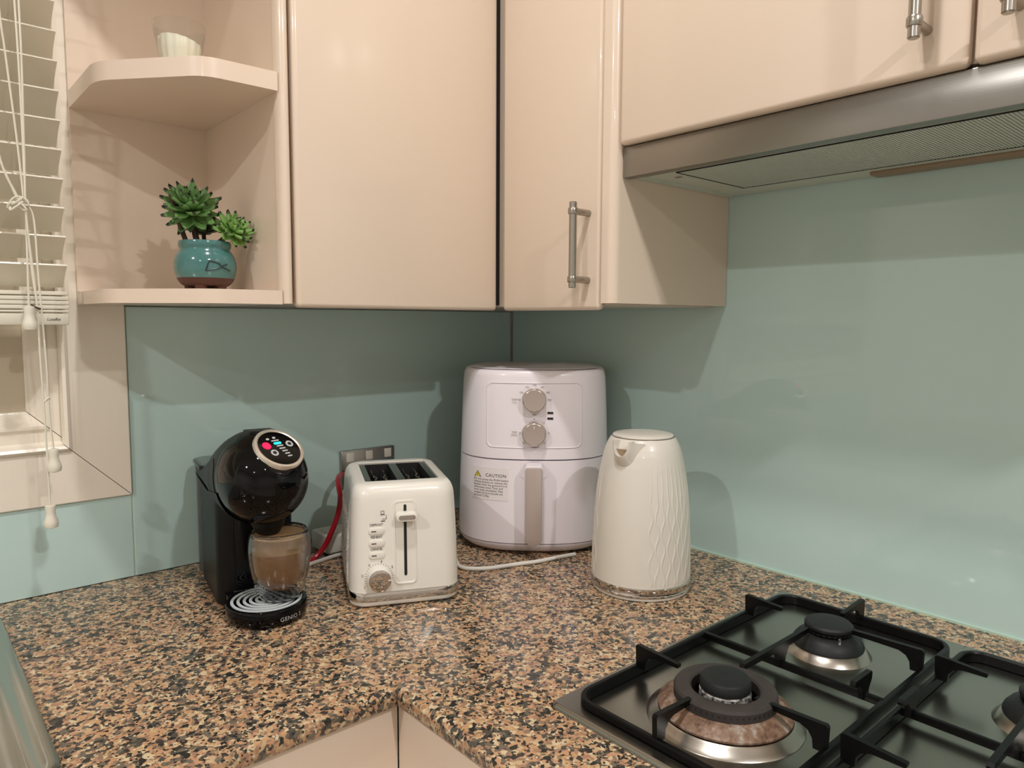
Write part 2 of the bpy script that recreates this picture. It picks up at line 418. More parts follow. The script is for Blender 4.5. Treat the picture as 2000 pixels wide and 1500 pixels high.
spart('shelf', shelf(.694, .7175, -.0127), ang=40); spart('shelf', shelf(.4195, .4375, -.0053), ang=40); spart('shelf', shelf(.99, 1.0135, -.0127), ang=40)

def door(parent, origin, *d, name='door', bev=.006, seg=4):
    return rel(boxobj(name, M['cream'], parent, *d, bev=bev, seg=seg), origin)
def bar_handle(parent, origin, bx, by, z0, z1, zs, doorx):
    bm = nbm(); n = 16
    lathe(bm, [(.0045, z0), (.0055, z0+.001), (.0055, z1-.001), (.0045, z1)], n, bx, by)
    o = rel(finish(bm, 'handle', M['handle'], parent), origin)
    for z in zs:
        bm = nbm()
        lathe(bm, [(.0066, z-.0045), (.0072, z-.003), (.0072, z+.003), (.0066, z+.0045)], n, bx, by)
        tube(bm, [(bx, by, z), (doorx+.001, by, z)], .0048, 12, 0)
        rel(finish(bm, 'handle_post', M['handle'], parent), origin)
    return o
# corner cabinet
cc = thing('corner_wall_cabinet', 'cream corner wall cabinet with a wide door and a narrow door with bar handle', 'cabinet', (-.3, -.3, .42)); CO = (-.3, -.3, .42)
b = nbm()
loft(b, [[(-.637, -.006, z), (-.637, -.268, z), (-.27, -.268, z), (-.27, -.512, z), (-.006, -.512, z), (-.006, -.006, z)] for z in (.4225, CT)])
rel(finish(b, 'carcass', M['cream_shelf'], cc), CO)
b = nbm()   # right end panel with rounded front edge
A = [(-.001, -.514), (-.001, -.5365), (-.272, -.5365)]+[(-.272-.013*sin(a), -.5245-.012*cos(a)) for a in [pi/2*i/6 for i in range(1, 7)]]+[(-.285, -.514)]
loft(b, [[(x, y, z) for x, y in A] for z in (.4245, CT)])
rel(finish(b, 'end_panel', M['cream'], cc, ang=40), CO)
rel(boxobj('gap_backing', M['dark'], cc, -.29, -.271, -.2745, -.2685, .425, CT), CO)
door(cc, CO, -.6365, -.2885, -.290, -.272, .4155, CT)
d2 = door(cc, CO, -.2855, -.2705, -.5095, -.2975, .4150, CT, bev=.0065)
# the narrow door reaches to the end panel
d2.data.transform(Matrix.Translation((0, -.001, 0)))
bar_handle(cc, CO, -.318, -.4895, .446, .566, (.458, .553), -.2855)
# cabinet above the hood
hc = thing('hood_wall_cabinet', 'cream wall cabinet above the range hood with two doors and bar handles', 'cabinet', (-.15, -1.0, .645)); HO = (-.15, -1.0, .645)
rel(boxobj('carcass', M['cream_shelf'], hc, -.262, -.006, -1.6, -.5375, .645, CT), HO)
door(hc, HO, -.2805, -.2625, -.9625, -.539, .640, CT, bev=.0065); door(hc, HO, -.2805, -.2625, -1.39, -.9665, .640, CT, bev=.0065)
bar_handle(hc, HO, -.313, -.926, .6655, .80, (.681, .785), -.2805); bar_handle(hc, HO, -.313, -1.002, .6655, .80, (.681, .785), -.2805)

# ================================================================== RANGE HOOD
hd = thing('range_hood', 'slim stainless steel range hood with ribbed filter under the wall cabinet', 'range hood', (-.13, -.84, .6)); HH = (-.13, -.84, .6)
def hpart(name, bm, m, **k): return rel(finish(bm, name, M[m], hd, **k), HH)
Y0, Y1 = -1.14, -.5375
hpart('front_panel', box(nbm(), -.2695, -.252, Y0, Y1, .5975, .6395, bev=.0015), 'hood')
b = nbm(); box(b, -.2518, -.004, Y0, Y1, .6055, .6395); hpart('housing', b, 'hoodtray')
b = nbm(); box(b, -.2518, -.225, Y0, Y1, .6035, .6055); box(b, -.056, -.004, Y0, Y1, .602, .6055); box(b, -.225, -.056, -.596, Y1, .603, .6055); box(b, -.2518, -.004, Y1-.008, Y1, .6005, .6034)
hpart('underside_tray', b, 'hoodtray')
b = nbm(); box(b, -.214, -.168, -.588, -.573, .6022, .6032); hpart('switch_slot', b, 'filter')
b = nbm(); box(b, -.203, -.196, -.585, -.576, .6014, .6024); hpart('switch_slider', b, 'tan')
b = nbm()
n = 130
for i in range(n):
    y = -.5985-i*(.50/n); box(b, -.224, -.058, y-.0024, y, .6022, .6044)
f = hpart('filter_rib', b, 'filter', smooth=False); f['kind'] = 'stuff'
hpart('filter_backing', box(nbm(), -.2248, -.0562, -1.10, -.5965, .6042, .6056), 'filter')
for d in ((-.2262, -.2248, -1.10, -.5955), (-.0562, -.0548, -1.10, -.5955), (-.2262, -.0548, -.5965, -.5953)):
    hpart('filter_edge', box(nbm(), *d, .6020, .6056), 'dark')
hpart('cover_strip', box(nbm(), -.040, -.012, -1.13, -.776, .5975, .6019, bev=.001), 'tan')

# ================================================================== BLIND
bl = thing('venetian_blind', 'cream venetian blind with wide slats and tangled pull cords over window', 'blind', (-.862, -.04, .397)); BO = (-.862, -.04, .397)
def blp(name, bm, m='blind', **k): return rel(finish(bm, name, M[m], bl, **k), BO)
zs = [.472+.0386*i for i in range(19)]
def slat_bm():
    bm = nbm(); c, s = cos(rad(38)), sin(rad(38)); W = .046
    ring = []
    for t in [i/8 for i in range(9)]:
        q = (t-.5); yy = -q*W; cam_ = .0022*(1-4*q*q); ring.append((yy, cam_))
    pts = [(y, z+.0012) for y, z in ring]+[(y, z-.0012) for y, z in ring[::-1]]
    R = []
    for X in (-1.77, -.861):
        # +local y is the front edge (towards the room), tilted up
        R.append([(X, -(y)*c*1.0, 0) and (X, -y*c*-1, 0) for y, z in pts])
    bm.free(); bm = nbm()
    rr = []
    for X in (-1.77, -.861):
        rr.append([(X, y*c + z*s*0.6, -y*s + z*c) for y, z in pts])
    loft(bm, rr); return bm
proto = None
for z in zs:
    yc, zc = -.037, z-.0142
    if proto is None:
        proto = finish(slat_bm(), 'slat', M['blind'], bl); o = proto
    else:
        o = proto.copy(); COL.objects.link(o); o.parent = bl
    o.location = (0-BO[0], yc-BO[1], zc-BO[2])
for i, z in enumerate((.4335, .4265, .4205, .4145)):
    blp('slat', box(nbm(), -1.77, -.861, -.060 if i else -.055, -.012, z-.0027, z+.0027, bev=.0012, seg=1))
blp('slat', box(nbm(), -1.77, -.8615, -.060, -.012, .4075, .4105, bev=.001, seg=1))
blp('bottom_rail', box(nbm(), -1.77, -.862, -.059, -.013, .3905, .4065, bev=.002))
b = nbm(); text(b, 'Luxaflex', .0058, -.8805, .3965, lambda x, y: (x, -.0593, y), 'CENTER', .3, .85)
rel(finish_text(b, 'rail_logo', M['ink'], bl), BO)
blp('head_rail', box(nbm(), -1.77, -.861, -.062, -.010, 1.19, 1.23, bev=.002))
yk = -.078
def cord(pts, m='blind', r=.0013):
    bm = nbm(); tube(bm, [(x, yk if len(p) == 0 else yk+p[0], z) for x, z, *p in pts], r, 6, 5); return blp('pull_cord', bm, m)
cord([(-.9115, 1.19, .03), (-.9085, .80), (-.9075, .66), (-.9085, .54), (-.9105, .416)])
cord([(-.905, 1.19, .03), (-.904, .80), (-.9065, .62), (-.9085, .53, -.003), (-.902, .43), (-.901, .35), (-.8995, .27), (-.899, .20), (-.8985, .149)])
cord([(-.931, 1.19, .03), (-.9265, .825), (-.921, .73), (-.914, .63), (-.9095, .543), (-.905, .46), (-.9015, .42), (-.902, .40)])
cord([(-.9265, .828, .002), (-.931, .77), (-.937, .74), (-.95, .72), (-.97, .74, .01), (-.985, .82, .01), (-.98, 1.19, .03)])
cord([(-.95, .66), (-.938, .625), (-.929, .585), (-.9185, .56), (-.914, .548)])
cord([(-.95, .64), (-.936, .606), (-.9235, .571), (-.9165, .552), (-.9095, .543)])
cord([(-.9115, .548, -.004), (-.906, .545), (-.9, .527), (-.8985, .46), (-.8965, .40), (-.8945, .34), (-.8945, .293), (-.8935, .288)])
cord([(-.8945, .292), (-.8935, .26), (-.8915, .225)])
# knotted tangle of the cords
k = []
for i in range(26):
    a = i*1.15; k.append((-.9165+.008*cos(a)+.0035*cos(a*.37), .546+.0055*sin(a*1.3)+.004*sin(a*.41), -.004+.004*sin(a*.9)))
cord(k)
cord([(-.9085, .4175, -.004), (-.904, .414, -.004), (-.898, .412, -.002)], 'stem', .0012)
cord([(-.9035+.004*cos(i), .408+.004*sin(i*1.4), .001*sin(i)) for i in range(9)])
cord([(-.896+.003*cos(i), .2915+.0025*sin(i*1.4), .001*sin(i)) for i in range(8)])
for x, z in ((-.911, .4155), (-.8915, .2245), (-.8985, .1485)):
    bm = nbm(); lathe(bm, [(.0042, 0), (.0062, -.001), (.0066, -.004), (.0058, -.010), (.0064, -.016), (.0084, -.0215), (.0090, -.0265), (.0078, -.0305), (.0036, -.032)], 24)
    o = finish(bm, 'tassel', M['blind'], bl); o.location = (x-BO[0], yk-BO[1]+(-.0035 if z > .4 else 0), z-BO[2])

# ================================================================== SINK
sk = thing('steel_sink', 'stainless steel sink drainer with raised rim at the lower left', 'sink', (-1.2, -.28, 0))
bm = nbm()
def rr(d, z, r): return [(x, y, z) for x, y in rrect(-1.75+d, -.958-d, -.515+d, -.058-d, max(.004, r-d*.6), 6)]
loft(bm, [rr(0, .0004, .03), rr(.0004, .0045, .03), rr(.002, .0072, .03), rr(.006, .0088, .03), rr(.012, .0088, .03), rr(.017, .0070, .03), rr(.020, .0035, .03), rr(.025, .0022, .03), rr(.029, .0034, .03), rr(.034, .0040, .03), rr(.044, .0030, .03), rr(.050, .0012, .03), rr(.060, .0008, .03)], cap0=False)
rel(finish(bm, 'drainer', M['sinksteel'], sk), (-1.2, -.28, 0))
for i in range(6):
    bm = nbm(); y = -.13-i*.055; box(bm, -1.62, -1.03, y-.006, y+.006, .0005, .0035, bev=.0014)
    rel(finish(bm, 'drain_rib', M['steel'], sk), (-1.2, -.28, 0))

# ================================================================== GAS HOB
hb = thing('gas_hob', 'stainless steel gas hob set into the granite at the right', 'hob', (-.31, -.985, 0)); GO = (-.31, -.985, 0)
def gp(name, bm, m, **k): return rel(finish(bm, name, M[m], hb, **k), GO)
bm = nbm()
def hr(x0, x1, y0, y1, z, r): return [(x, y, z) for x, y in rrect(x0, x1, y0, y1, r, 6)]
# outer rim and, in it, two basins and a control strip
HX0, HX1, HY0, HY1 = -.557, -.078, -1.275, -.694
split = -.9355
def well(y0, y1, by0, by1):
    # square-ish outer boundary (shared edges) to rounded basin
    n = 6
    out = []
    for x, y in rrect(-.5425+.0, -.1, by0, by1, .03, n): out.append((x, y))
    def clampsq(x, y):
        cx, cy = (HX0+HX1)/2, (y0+y1)/2
        dx, dy = x-cx, y-cy; hx, hy = (HX1-HX0)/2-.004, (y1-y0)/2
        s = min(hx/abs(dx) if dx else 9, hy/abs(dy) if dy else 9); return (cx+dx*s, cy+dy*s)
    loft(bm, [[(*clampsq(x, y), .0058) for x, y in out], [(x, y, .0058) for x, y in out]]+[[(x, y, .0035) for x, y in rrect(-.5415, -.101, by0+.001, by1-.001, .029, n)]]+[[(x, y, .0012) for x, y in rrect(-.538, -.1045, by0+.0045, by1-.0045, .026, n)]], cap0=False)
well(split, HY1-.004, -.9305, -.7085); well(split-.2375, split, -1.1585, -.9405)
loft(bm, [hr(HX0, HX1, HY0, HY1, .0003, .010), hr(HX0+.0004, HX1-.0004, HY0+.0004, HY1-.0004, .0032, .010), hr(HX0+.0018, HX1-.0018, HY0+.0018, HY1-.0018, .0051, .009), hr(HX0+.0043, HX1-.0043, HY0+.0043, HY1-.0043, .00575, .007)], cap0=False, cap1=False)
loft(bm, [[(x, y, .0058) for x, y in ((HX0+.004, HY0+.004), (HX1-.004, HY0+.004), (HX1-.004, split-.2375), (HX0+.004, split-.2375))]]*1+[[(x, y, .0056) for x, y in ((HX0+.02, HY0+.02), (HX1-.02, HY0+.02), (HX1-.02, split-.2475), (HX0+.02, split-.2475))]], cap0=False)
gp('hob_plate', bm, 'hob', ang=30)
# control knobs on the right-hand strip (outside the picture)
for i in range(4):
    bm = nbm(); lathe(bm, [(.021, .0057), (.021, .010), (.018, .013), (.017, .028), (.015, .030)], 24, -.48+i*.1, -1.225); gp('control_knob', bm, 'satin')
def burner(cx, cy, big):
    def L(name, prof, m, n=48, **k):
        bm = nbm(); lathe(bm, prof, n, cx, cy, **k); return gp(name, bm, m)
    if big:
        base = L('burner_bowl', [(.0775, .0012), (.0768, .0022), (.0735, .004), (.0685, .0085), (.0665, .0098), (.060, .0095)], 'nickel', 64)
        L('burner_skirt', [(.0640, .0098), (.0662, .0115), (.0662, .0132), (.0640, .0150), (.0560, .0205), (.048, .0228), (.044, .016)], 'rust', 64, cap1=False)
        bm = nbm(); lathe_loop(bm, [(.0508, .0228), (.0508, .031), (.0490, .0335), (.043, .0352), (.0355, .034), (.0335, .032), (.0335, .0228)], 64, cx, cy)
        ring = gp('flame_ring', bm, 'iron')
        L('burner_throat', [(.0255, .016), (.0255, .031), (.0235, .033)], 'ash', 40)
        cap = L('burner_cap', [(.0240, .032), (.0250, .033), (.0250, .041), (.0232, .0438), (.012, .0448), (.004, .0445)], 'cap', 48)
        bm = nbm()
        for i in range(56):
            a = 2*pi*i/56; q = Vector((cx+.0509*cos(a), cy+.0509*sin(a), .0275)); t_ = Vector((-sin(a), cos(a), 0)); u_ = Vector((0, 0, 1)); nn = Vector((cos(a), sin(a), 0))*.00015
            ring_ = [q+nn+t_*(.0008*cos(x))+u_*(.0011*sin(x)) for x in [k_*pi/3 for k_ in range(6)]]
            bm.faces.new([bm.verts.new(p) for p in ring_])
        for i in range(26):
            a = 2*pi*i/26; q = Vector((cx+.0251*cos(a), cy+.0251*sin(a), .036)); t_ = Vector((-sin(a), cos(a), 0)); u_ = Vector((0, 0, 1)); nn = Vector((cos(a), sin(a), 0))*.00015
            bm.faces.new([bm.verts.new(q+nn+t_*(.0007*cos(x))+u_*(.001*sin(x))) for x in [k_*pi/3 for k_ in range(6)]])
        o = gp('flame_port', bm, 'dark', smooth=False); o['kind'] = 'stuff'
        bm = nbm(); tube(bm, [(cx+.050*cos(-2.45), cy+.050*sin(-2.45), .012), (cx+.050*cos(-2.45), cy+.050*sin(-2.45), .0225)], .0016, 8, 0); gp('igniter', bm, 'ash')
    else:
        L('burner_bowl', [(.049, .0012), (.0483, .0022), (.046, .0045), (.0420, .0095), (.0395, .0105)], 'nickel', 56)
        L('burner_skirt', [(.0400, .0095), (.0408, .0115), (.0395, .0155), (.0345, .0220), (.0285, .0255), (.026, .0258)], 'cap', 48)
        L('flame_ring', [(.0255, .0255), (.0262, .027), (.0262, .0305), (.0255, .0312)], 'enamel', 40)
        L('burner_cap', [(.026, .0315), (.0275, .0325), (.0275, .0355), (.0255, .0378), (.012, .0388), (.004, .0388)], 'cap', 48)
        bm = nbm(); box(bm, 0, 0, 0, 0, 0, 0); bm.free(); bm = nbm()
        for i in range(26):
            a = 2*pi*i/26; q = Vector((cx+.0263*cos(a), cy+.0263*sin(a), .0288)); t_ = Vector((-sin(a), cos(a), 0)); nn = Vector((cos(a), sin(a), 0))*.00015
            bm.faces.new([bm.verts.new(q+nn+t_*sx+Vector((0, 0, sz))) for sx, sz in ((-.0012, -.001), (.0012, -.001), (.0012, .001), (-.0012, .001))])
        o = gp('flame_port', bm, 'dark', smooth=False); o['kind'] = 'stuff'
        bm = nbm(); tube(bm, [(cx+.031*cos(-2.3), cy+.031*sin(-2.3), .012), (cx+.031*cos(-2.3), cy+.031*sin(-2.3), .029)], .0016, 8, 0); gp('igniter', bm, 'ash')
def rusty(name, stops, scale):
    m = mat(name, stops[0][1], .5, metal=.15, bump=((160, 160, 160), .25, .0006)); nt = m.node_tree
    n = nt.nodes.new('ShaderNodeTexNoise'); n.inputs['Scale'].default_value = scale; n.inputs['Detail'].default_value = 5; n.inputs['Roughness'].default_value = .65
    tc = nt.nodes.new('ShaderNodeTexCoord'); nt.links.new(tc.outputs['Object'], n.inputs['Vector'])
    r = nt.nodes.new('ShaderNodeValToRGB'); e = r.color_ramp.elements
    while len(e) < len(stops): e.new(.5)
    for el, (p_, c_) in zip(e, stops): el.position = p_; el.color = c_
    nt.links.new(n.outputs['Fac'], r.inputs['Fac']); nt.links.new(r.outputs['Color'], nt.nodes['Principled BSDF'].inputs['Base Color']); return m
M['rust'] = rusty('scorched_enamel', [(.32, srgb(62, 46, 36)), (.42, srgb(108, 80, 60)), (.54, srgb(130, 104, 84)), (.64, srgb(156, 146, 134))], 85)
M['ash'] = rusty('ashy_aluminium', [(.36, srgb(40, 38, 36)), (.46, srgb(120, 116, 110)), (.6, srgb(196, 194, 190))], 230)
burner(-.438, -.826, True); burner(-.213, -.826, False); burner(-.2135, -1.049, False); burner(-.438, -1.049, False)

def grid(y0, y1, label, tab_y, idx):
    """cast pan support: frame, cross bar, fingers"""
    cy = (y0+y1)/2; x0, x1 = -.541, -.102
    t = thing('pan_support', label, 'pan support', ((x0+x1)/2, cy, .002), 0, 'pan supports on the hob'); O = ((x0+x1)/2, cy, .002)
    def pp(name, bm, **k): return rel(finish(bm, name, M['enamel'], t, **k), O)
    bm = nbm(); w_ = .0062
    prof = [(0, .0022), (0, .0125), (.0012, .014), (w_-.0012, .014), (w_, .0125), (w_, .0022)]
    rings = [[(x, y, z) for x, y in rrect(x0+d, x1-d, y0+d, y1-d, .026-d, 6)] for d, z in prof]
    R = [[bm.verts.new(p) for p in ring] for ring in rings]; n = len(R[0])
    for k_ in range(len(R)):
        a, c = R[k_], R[(k_+1) % len(R)]
        for i in range(n): bm.faces.new((a[i], a[(i+1) % n], c[(i+1) % n], c[i]))
    pp('frame', bm)
    pp('cross_bar', box(nbm(), -.3085, -.3025, y0+.003, y1-.003, .006, .0145, bev=.0012))
    def finger(p, q, wid=.0055, post=.012):
        """upright from frame point p, arm reaching towards q, thin cast plate"""
        p, q = Vector(p), Vector(q); L_ = (q-p).length; d = (q-p).normalized(); s = Vector((-d.y, d.x))
        prof = [(-.001, .010), (-.002, .0345), (0, .0365), (L_, .0335), (L_+.001, .0325), (L_, .029), (post+.012, .0285), (post+.004, .025), (post, .019), (post-.001, .010)]
        bm = nbm(); mp = lambda a, z, o_: tuple(Vector((p.x, p.y, 0))+Vector((d.x*a+s.x*o_, d.y*a+s.y*o_, z)))
        loft(bm, [[mp(a, z, o_) for a, z in pr] for o_, pr in ((-wid/2, prof), (wid/2, prof))])
        pp('finger', bm, smooth=False)
    def twin(a, c, y, zt=.036):
        bm = nbm(); mid = -.3055
        prof = [(a, zt-.003), (a+.001, zt-.006), (mid-.014, zt-.008), (mid-.007, .017), (mid-.006, .008), (mid+.006, .008), (mid+.007, .017), (mid+.014, zt-.008), (c-.001, zt-.006), (c, zt-.003), (c-.002, zt), (a+.002, zt)]
        loft(bm, [[(x, y+o_, z) for x, z in prof] for o_ in (-.0028, .0028)])
        pp('finger', bm, smooth=False)
    xb, xs = -.434, -.205
    finger((xb, y1-.003), (xb, cy+.053)); finger((xb, y0+.003), (xb, cy-.037)); finger((x0+.003, cy+.004), (-.473, cy+.004))
    finger((xs, y1-.003), (xs, cy+.058)); finger((xs, y0+.003), (xs, cy-.013)); finger((x1-.003, cy), (-.163, cy))
    twin(-.388, -.243, cy+.006); twin(-.333, -.291, tab_y, .034)
    for xx, yy in ((x0+.02, y0+.004), (x0+.02, y1-.004), (x1-.02, y0+.004), (x1-.02, y1-.004)):
        bm = nbm(); lathe(bm, [(.003, .0013), (.0033, .006)], 12, xx, yy); rel(finish(bm, 'rubber_foot', M['satin'], t), O)
grid(-.931, -.7095, 'black cast pan support over the large wok burner and small burner', -.907, 0)
grid(-1.158, -.9405, 'black cast pan support at the right edge over the next burner pair', -.953, 1)

# ================================================================== AIR FRYER
fr = thing('air_fryer', 'tall white air fryer with two round knobs in the corner', 'air fryer', (-.152, -.235, 0), rad(-43))
FE = 2.7
FP = [(0, .118, .113), (.004, .125, .120), (.010, .1325, .1275), (.0165, .137, .132), (.022, .138, .133), (.10, .1365, .1315), (.16, .1345, .1295), (.25, .1315, .1265), (.30, .129, .124), (.309, .1275, .1225), (.314, .125, .12), (.316, .121, .116)]
def fab(z):
    for (z0, a0, b0), (z1, a1, b1) in zip(FP, FP[1:]):
        if z <= z1:
            t = (z-z0)/(z1-z0); return a0+(a1-a0)*t, b0+(b1-b0)*t
    return FP[-1][1:]
def fring(z, d=0, n=96):
    a, b_ = fab(z); out = []
    for i in range(n):
        th = 2*pi*i/n; c, s = cos(th), sin(th)
        out.append(((a-d)*math.copysign(abs(c)**(2/FE), c), (b_-d)*math.copysign(abs(s)**(2/FE), s), z))
    return out
def fsurf(x, z, off=0):
    a, b_ = fab(z); q = min(.999, abs(x)/a)
    y = -b_*(1-q**FE)**(1/FE)
    dx = 0.0
    return (x, y-off, z)
def fpart(name, zlist, m='fry', dtop=0, dbot=0):
    bm = nbm(); R = [fring(z) for z in zlist]
    if dbot: R = [fring(zlist[0], dbot)]+R
    if dtop: R = R+[fring(zlist[-1], dtop)]
    loft(bm, R); return finish(bm, name, M[m], fr, ang=40)
fpart('base_tray', [.0045, .007, .010, .0135, .0165, .0195], dtop=.004)
fpart('basket', [.0212, .04, .08, .12, .15, .1635], dbot=.0025, dtop=.0025)
fpart('upper_housing', [.1657, .18, .21, .25, .28, .30, .306, .309, .312, .314, .3155], dbot=.0025)
bm = nbm(); loft(bm, [[(x*.965, y*.965, z) for x, y, z in fring(z_, .006)] for z_ in (.015, .10, .17)]); finish(bm, 'seam_core', M['dark'], fr)
bm = nbm(); loft(bm, [[(x, y, z+.0012) for x, y, z in fring(.3155, .007)], [(x, y, z+.0022) for x, y, z in fring(.3155, .009)], [(x, y, z+.0022) for x, y, z in fring(.3155, .02)]]); finish(bm, 'top_cover', M['fry'], fr)
for a in (.7, 2.44, 3.84, 5.58):
    bm = nbm(); lathe(bm, [(.008, 0), (.009, .002), (.009, .005)], 16, .085*cos(a), .085*sin(a)); finish(bm, 'rubber_foot', M['satin'], fr)
bm = nbm()
def pin(d): return densify(rrect(-.0815+d, .0815-d, .1845+d, .2955-d, .010-d, 5))
def pring(d, off):
    base = densify(rrect(-.0815, .0815, .1845, .2955, .010, 5)); cx_, cz_ = 0, .24
    return [fsurf(x*(1-d/.0815), cz_+(z-cz_)*(1-d/.0555), off) for x, z in base]
loft(bm, [pring(0, -.0006), pring(.0002, .0009), pring(.0010, .0014), pring(.0018, .0009), pring(.0021, -.0006)], False, False)
finish(bm, 'control_panel_rim', M['fry'], fr, ang=60)
FY = lambda x, z: fsurf(x, z)[1]-.0002
def fknob(z, mark):
    y0 = FY(0, z)
    bm = nbm(); n = 40
    prof = [(.0205, 0), (.0205, .0025), (.0195, .003), (.0195, .016), (.0188, .018), (.0178, .0188), (.016, .0186)]
    loft(bm, [[(r*cos(2*pi*i/n), y0-d, z+r*sin(2*pi*i/n)) for i in range(n)] for r, d in prof])
    k_ = finish(bm, 'knob', M['champ'], fr); k_['label'] = 'brushed champagne knob'
    bm = nbm(); prof = [(.0192, .0155), (.01965, .0165), (.0192, .0178), (.0183, .0187), (.0176, .0189)]
    loft(bm, [[(r*cos(2*pi*i/n), y0-d, z+r*sin(2*pi*i/n)) for i in range(n)] for r, d in prof], False, False)
    finish(bm, 'knob_rim', M['champ_edge'], k_)
    if mark:
        bm = nbm(); box(bm, -.0005, .0005, y0-.0192, y0-.0184, z+.0095, z+.0145); finish(bm, 'pointer_line', M['white'], k_)
fknob(.2672, 0); fknob(.2105, 1)
sm = lambda off: (lambda x, z: fsurf(x, z, off))
bm = nbm()
for i, s in enumerate(('80', '100', '120', '140', '160', '180', '200')):
    a = rad(180-i*30); text(bm, s, .0046, .0255*cos(a), .2672+.0245*sin(a)-.0016, sm(.0014))
for i in range(6):
    a = rad(165-i*30); text(bm, '.', .006, .0235*cos(a), .2672+.0235*sin(a), sm(.0014))
text(bm, 'TEMP', .0044, -.0335, .2655, sm(.0014)); text(bm, '(°C)', .0044, -.0335, .2605, sm(.0014))
text(bm, 'OFF', .0036, 0, .2405, sm(.0014))
tag(finish_text(bm, 'dial_print', M['ink_l'], fr), kind='stuff'); bm = nbm()
for i in range(31):
    a = rad(90-i*9); s = str(i) if i % 5 == 0 else '.'
    text(bm, s, .0046 if s != '.' else .007, .0242*cos(a), .2105+.0238*sin(a)-.0012, sm(.0014))
text(bm, 'TIME', .0044, -.0335, .2105, sm(.0014)); text(bm, '(MIN)', .0044, -.0335, .2055, sm(.0014))
tag(finish_text(bm, 'dial_print', M['ink_l'], fr), kind='stuff')
for z in (.245, .2355):
    bm = nbm(); y0 = FY(.026, z)
    for xx in (.0245, .0295):
        box(bm, xx-.0024, xx+.0024, y0-.0012, y0+.001, z-.0017, z+.0017, bev=.0004, seg=1)
    finish(bm, 'indicator_light', M['dark'], fr)
# basket handle: white bracket and champagne cover
bm = nbm(); outl = [(-.0235, .1632), (-.0235, .141)]+[(-.0235+.0235*(1-cos(a)), .141-.011*sin(a)) for a in [pi*i/16 for i in range(1, 16)]]+[(.0235, .141), (.0235, .1632)]
patch(bm, outl[::-1], fsurf, .0009, rings=(1, .96, .6, .3)); finish(bm, 'release_panel', M['fry'], fr, ang=25)
def handle_bm(w_, z0, z1, y0, y1, bev):
    bm = nbm(); P = [(w_, z1-.004), (w_*.82, z1), (-w_*.82, z1), (-w_, z1-.004)]+[(w_*cos(a), z0+w_+w_*sin(a)) for a in [pi+pi*i/14 for i in range(15)]]
    prism(bm, P, 0, abs(y1-y0), bev=bev, mp=lambda x, z, d: (x, y0-d, z)); return bm
yb_ = -.132
h = finish(handle_bm(.0155, .0265, .1625, yb_, yb_-.034, .003), 'handle', M['fry'], fr)
hcv = finish(handle_bm(.0142, .0280, .1595, yb_-.0338, yb_-.0372, .0012), 'handle_cover', M['champ'], h); hcv['label'] = 'champagne handle cover'
bm = nbm(); box(bm, -.0135, .0135, yb_-.006, yb_+.003, .14, .1625, bev=.002); finish(bm, 'handle_bracket', M['fry'], h)
# caution sticker
bm = nbm(); patch(bm, rrect(-.106, -.043, .0935, .150, .0015, 3), fsurf, .0004, rings=(1, .9, .8, .7, .6, .5, .4, .3, .2, .1)); st = finish(bm, 'caution_sticker', M['sticker'], fr); st['label'] = 'white caution sticker'
bm = nbm()
text(bm, 'CAUTION', .0078, -.083, .1335, sm(.0008), 'LEFT', 0, 1.05)
for i, s in enumerate(('Do not press the PUSH basket', 'release button or remove the', 'basket from the ground if it is', 'otherwise wind. Time and', 'over heat immediate. Max', 'weight of food should not', 'exceed 2.2Kg')):
    text(bm, s, .00485, -.1035, .1268-i*.0047, sm(.0008), 'LEFT')
def tri(sc_, off, mi):
    c = (-.0965, .1365); P = [(c[0]+sc_*x, c[1]+sc_*y) for x, y in ((-.0062, -.0048), (.0062, -.0048), (0, .0062))]
    f = bm.faces.new([bm.verts.new(fsurf(x, z, off)) for x, z in P]); f.material_index = mi
tri(1, .0007, 0); tri(.74, .0009, 1)
text(bm, '!', .0085, -.0965, .1332, sm(.0011), mi=0)
finish_text(bm, 'sticker_print', [M['ink'], M['yellow']], st)

# ================================================================== KETTLE
kt = thing('electric_kettle', 'cream kettle with wavy ribbed sides and chrome base ring', 'kettle', (-.208, -.534, 0), rad(190.6))
KP = [(.018, .0735), (.03, .0733), (.06, .0725), (.09, .0713), (.11, .0703), (.13, .0688), (.15, .0668), (.17, .0643), (.19, .0612), (.205, .0578), (.215, .0545), (.222, .0512), (.2265, .0485), (.2285, .0465)]
def kr(z):
    for (z0, a), (z1, b_) in zip(KP, KP[1:]):
        if z <= z1: return a+(b_-a)*max(0, (z-z0)/(z1-z0))
    return KP[-1][1]
bm = nbm(); NA, NZ = 600, 130
sp_ang = rad(7.3)
def ridge(th, z):
    d = (th+pi) % (2*pi)-pi; ad = abs(d)
    if ad < rad(34) or ad > rad(150): return 0
    fade = min(1, (z-.021)/.004) * max(0, min(1, (.203-z)/.05))
    if fade <= 0: return 0
    k = round((ad-rad(39))/sp_ang); h = 0
    for kk in (k-1, k, k+1):
        if kk < 0 or rad(39)+kk*sp_ang > rad(147): continue
        c = rad(39)+kk*sp_ang+(-1 if kk % 2 else 1)*rad(2.1)*max(.12, min(1, (.165-z)/.05))*sin(2*pi*(z-.018)/.046)
        e = (ad-c)/rad(.85); h = max(h, math.exp(-e*e))
    return .0010*fade*h
rings = []
for iz in range(NZ+1):
    z = .0185+(.2285-.0185)*iz/NZ
    rings.append([((kr(z)+ridge(2*pi*i/NA, z))*cos(2*pi*i/NA), (kr(z)+ridge(2*pi*i/NA, z))*sin(2*pi*i/NA), z) for i in range(NA)])
loft(bm, rings); finish(bm, 'body', M['kettle'], kt, ang=60)
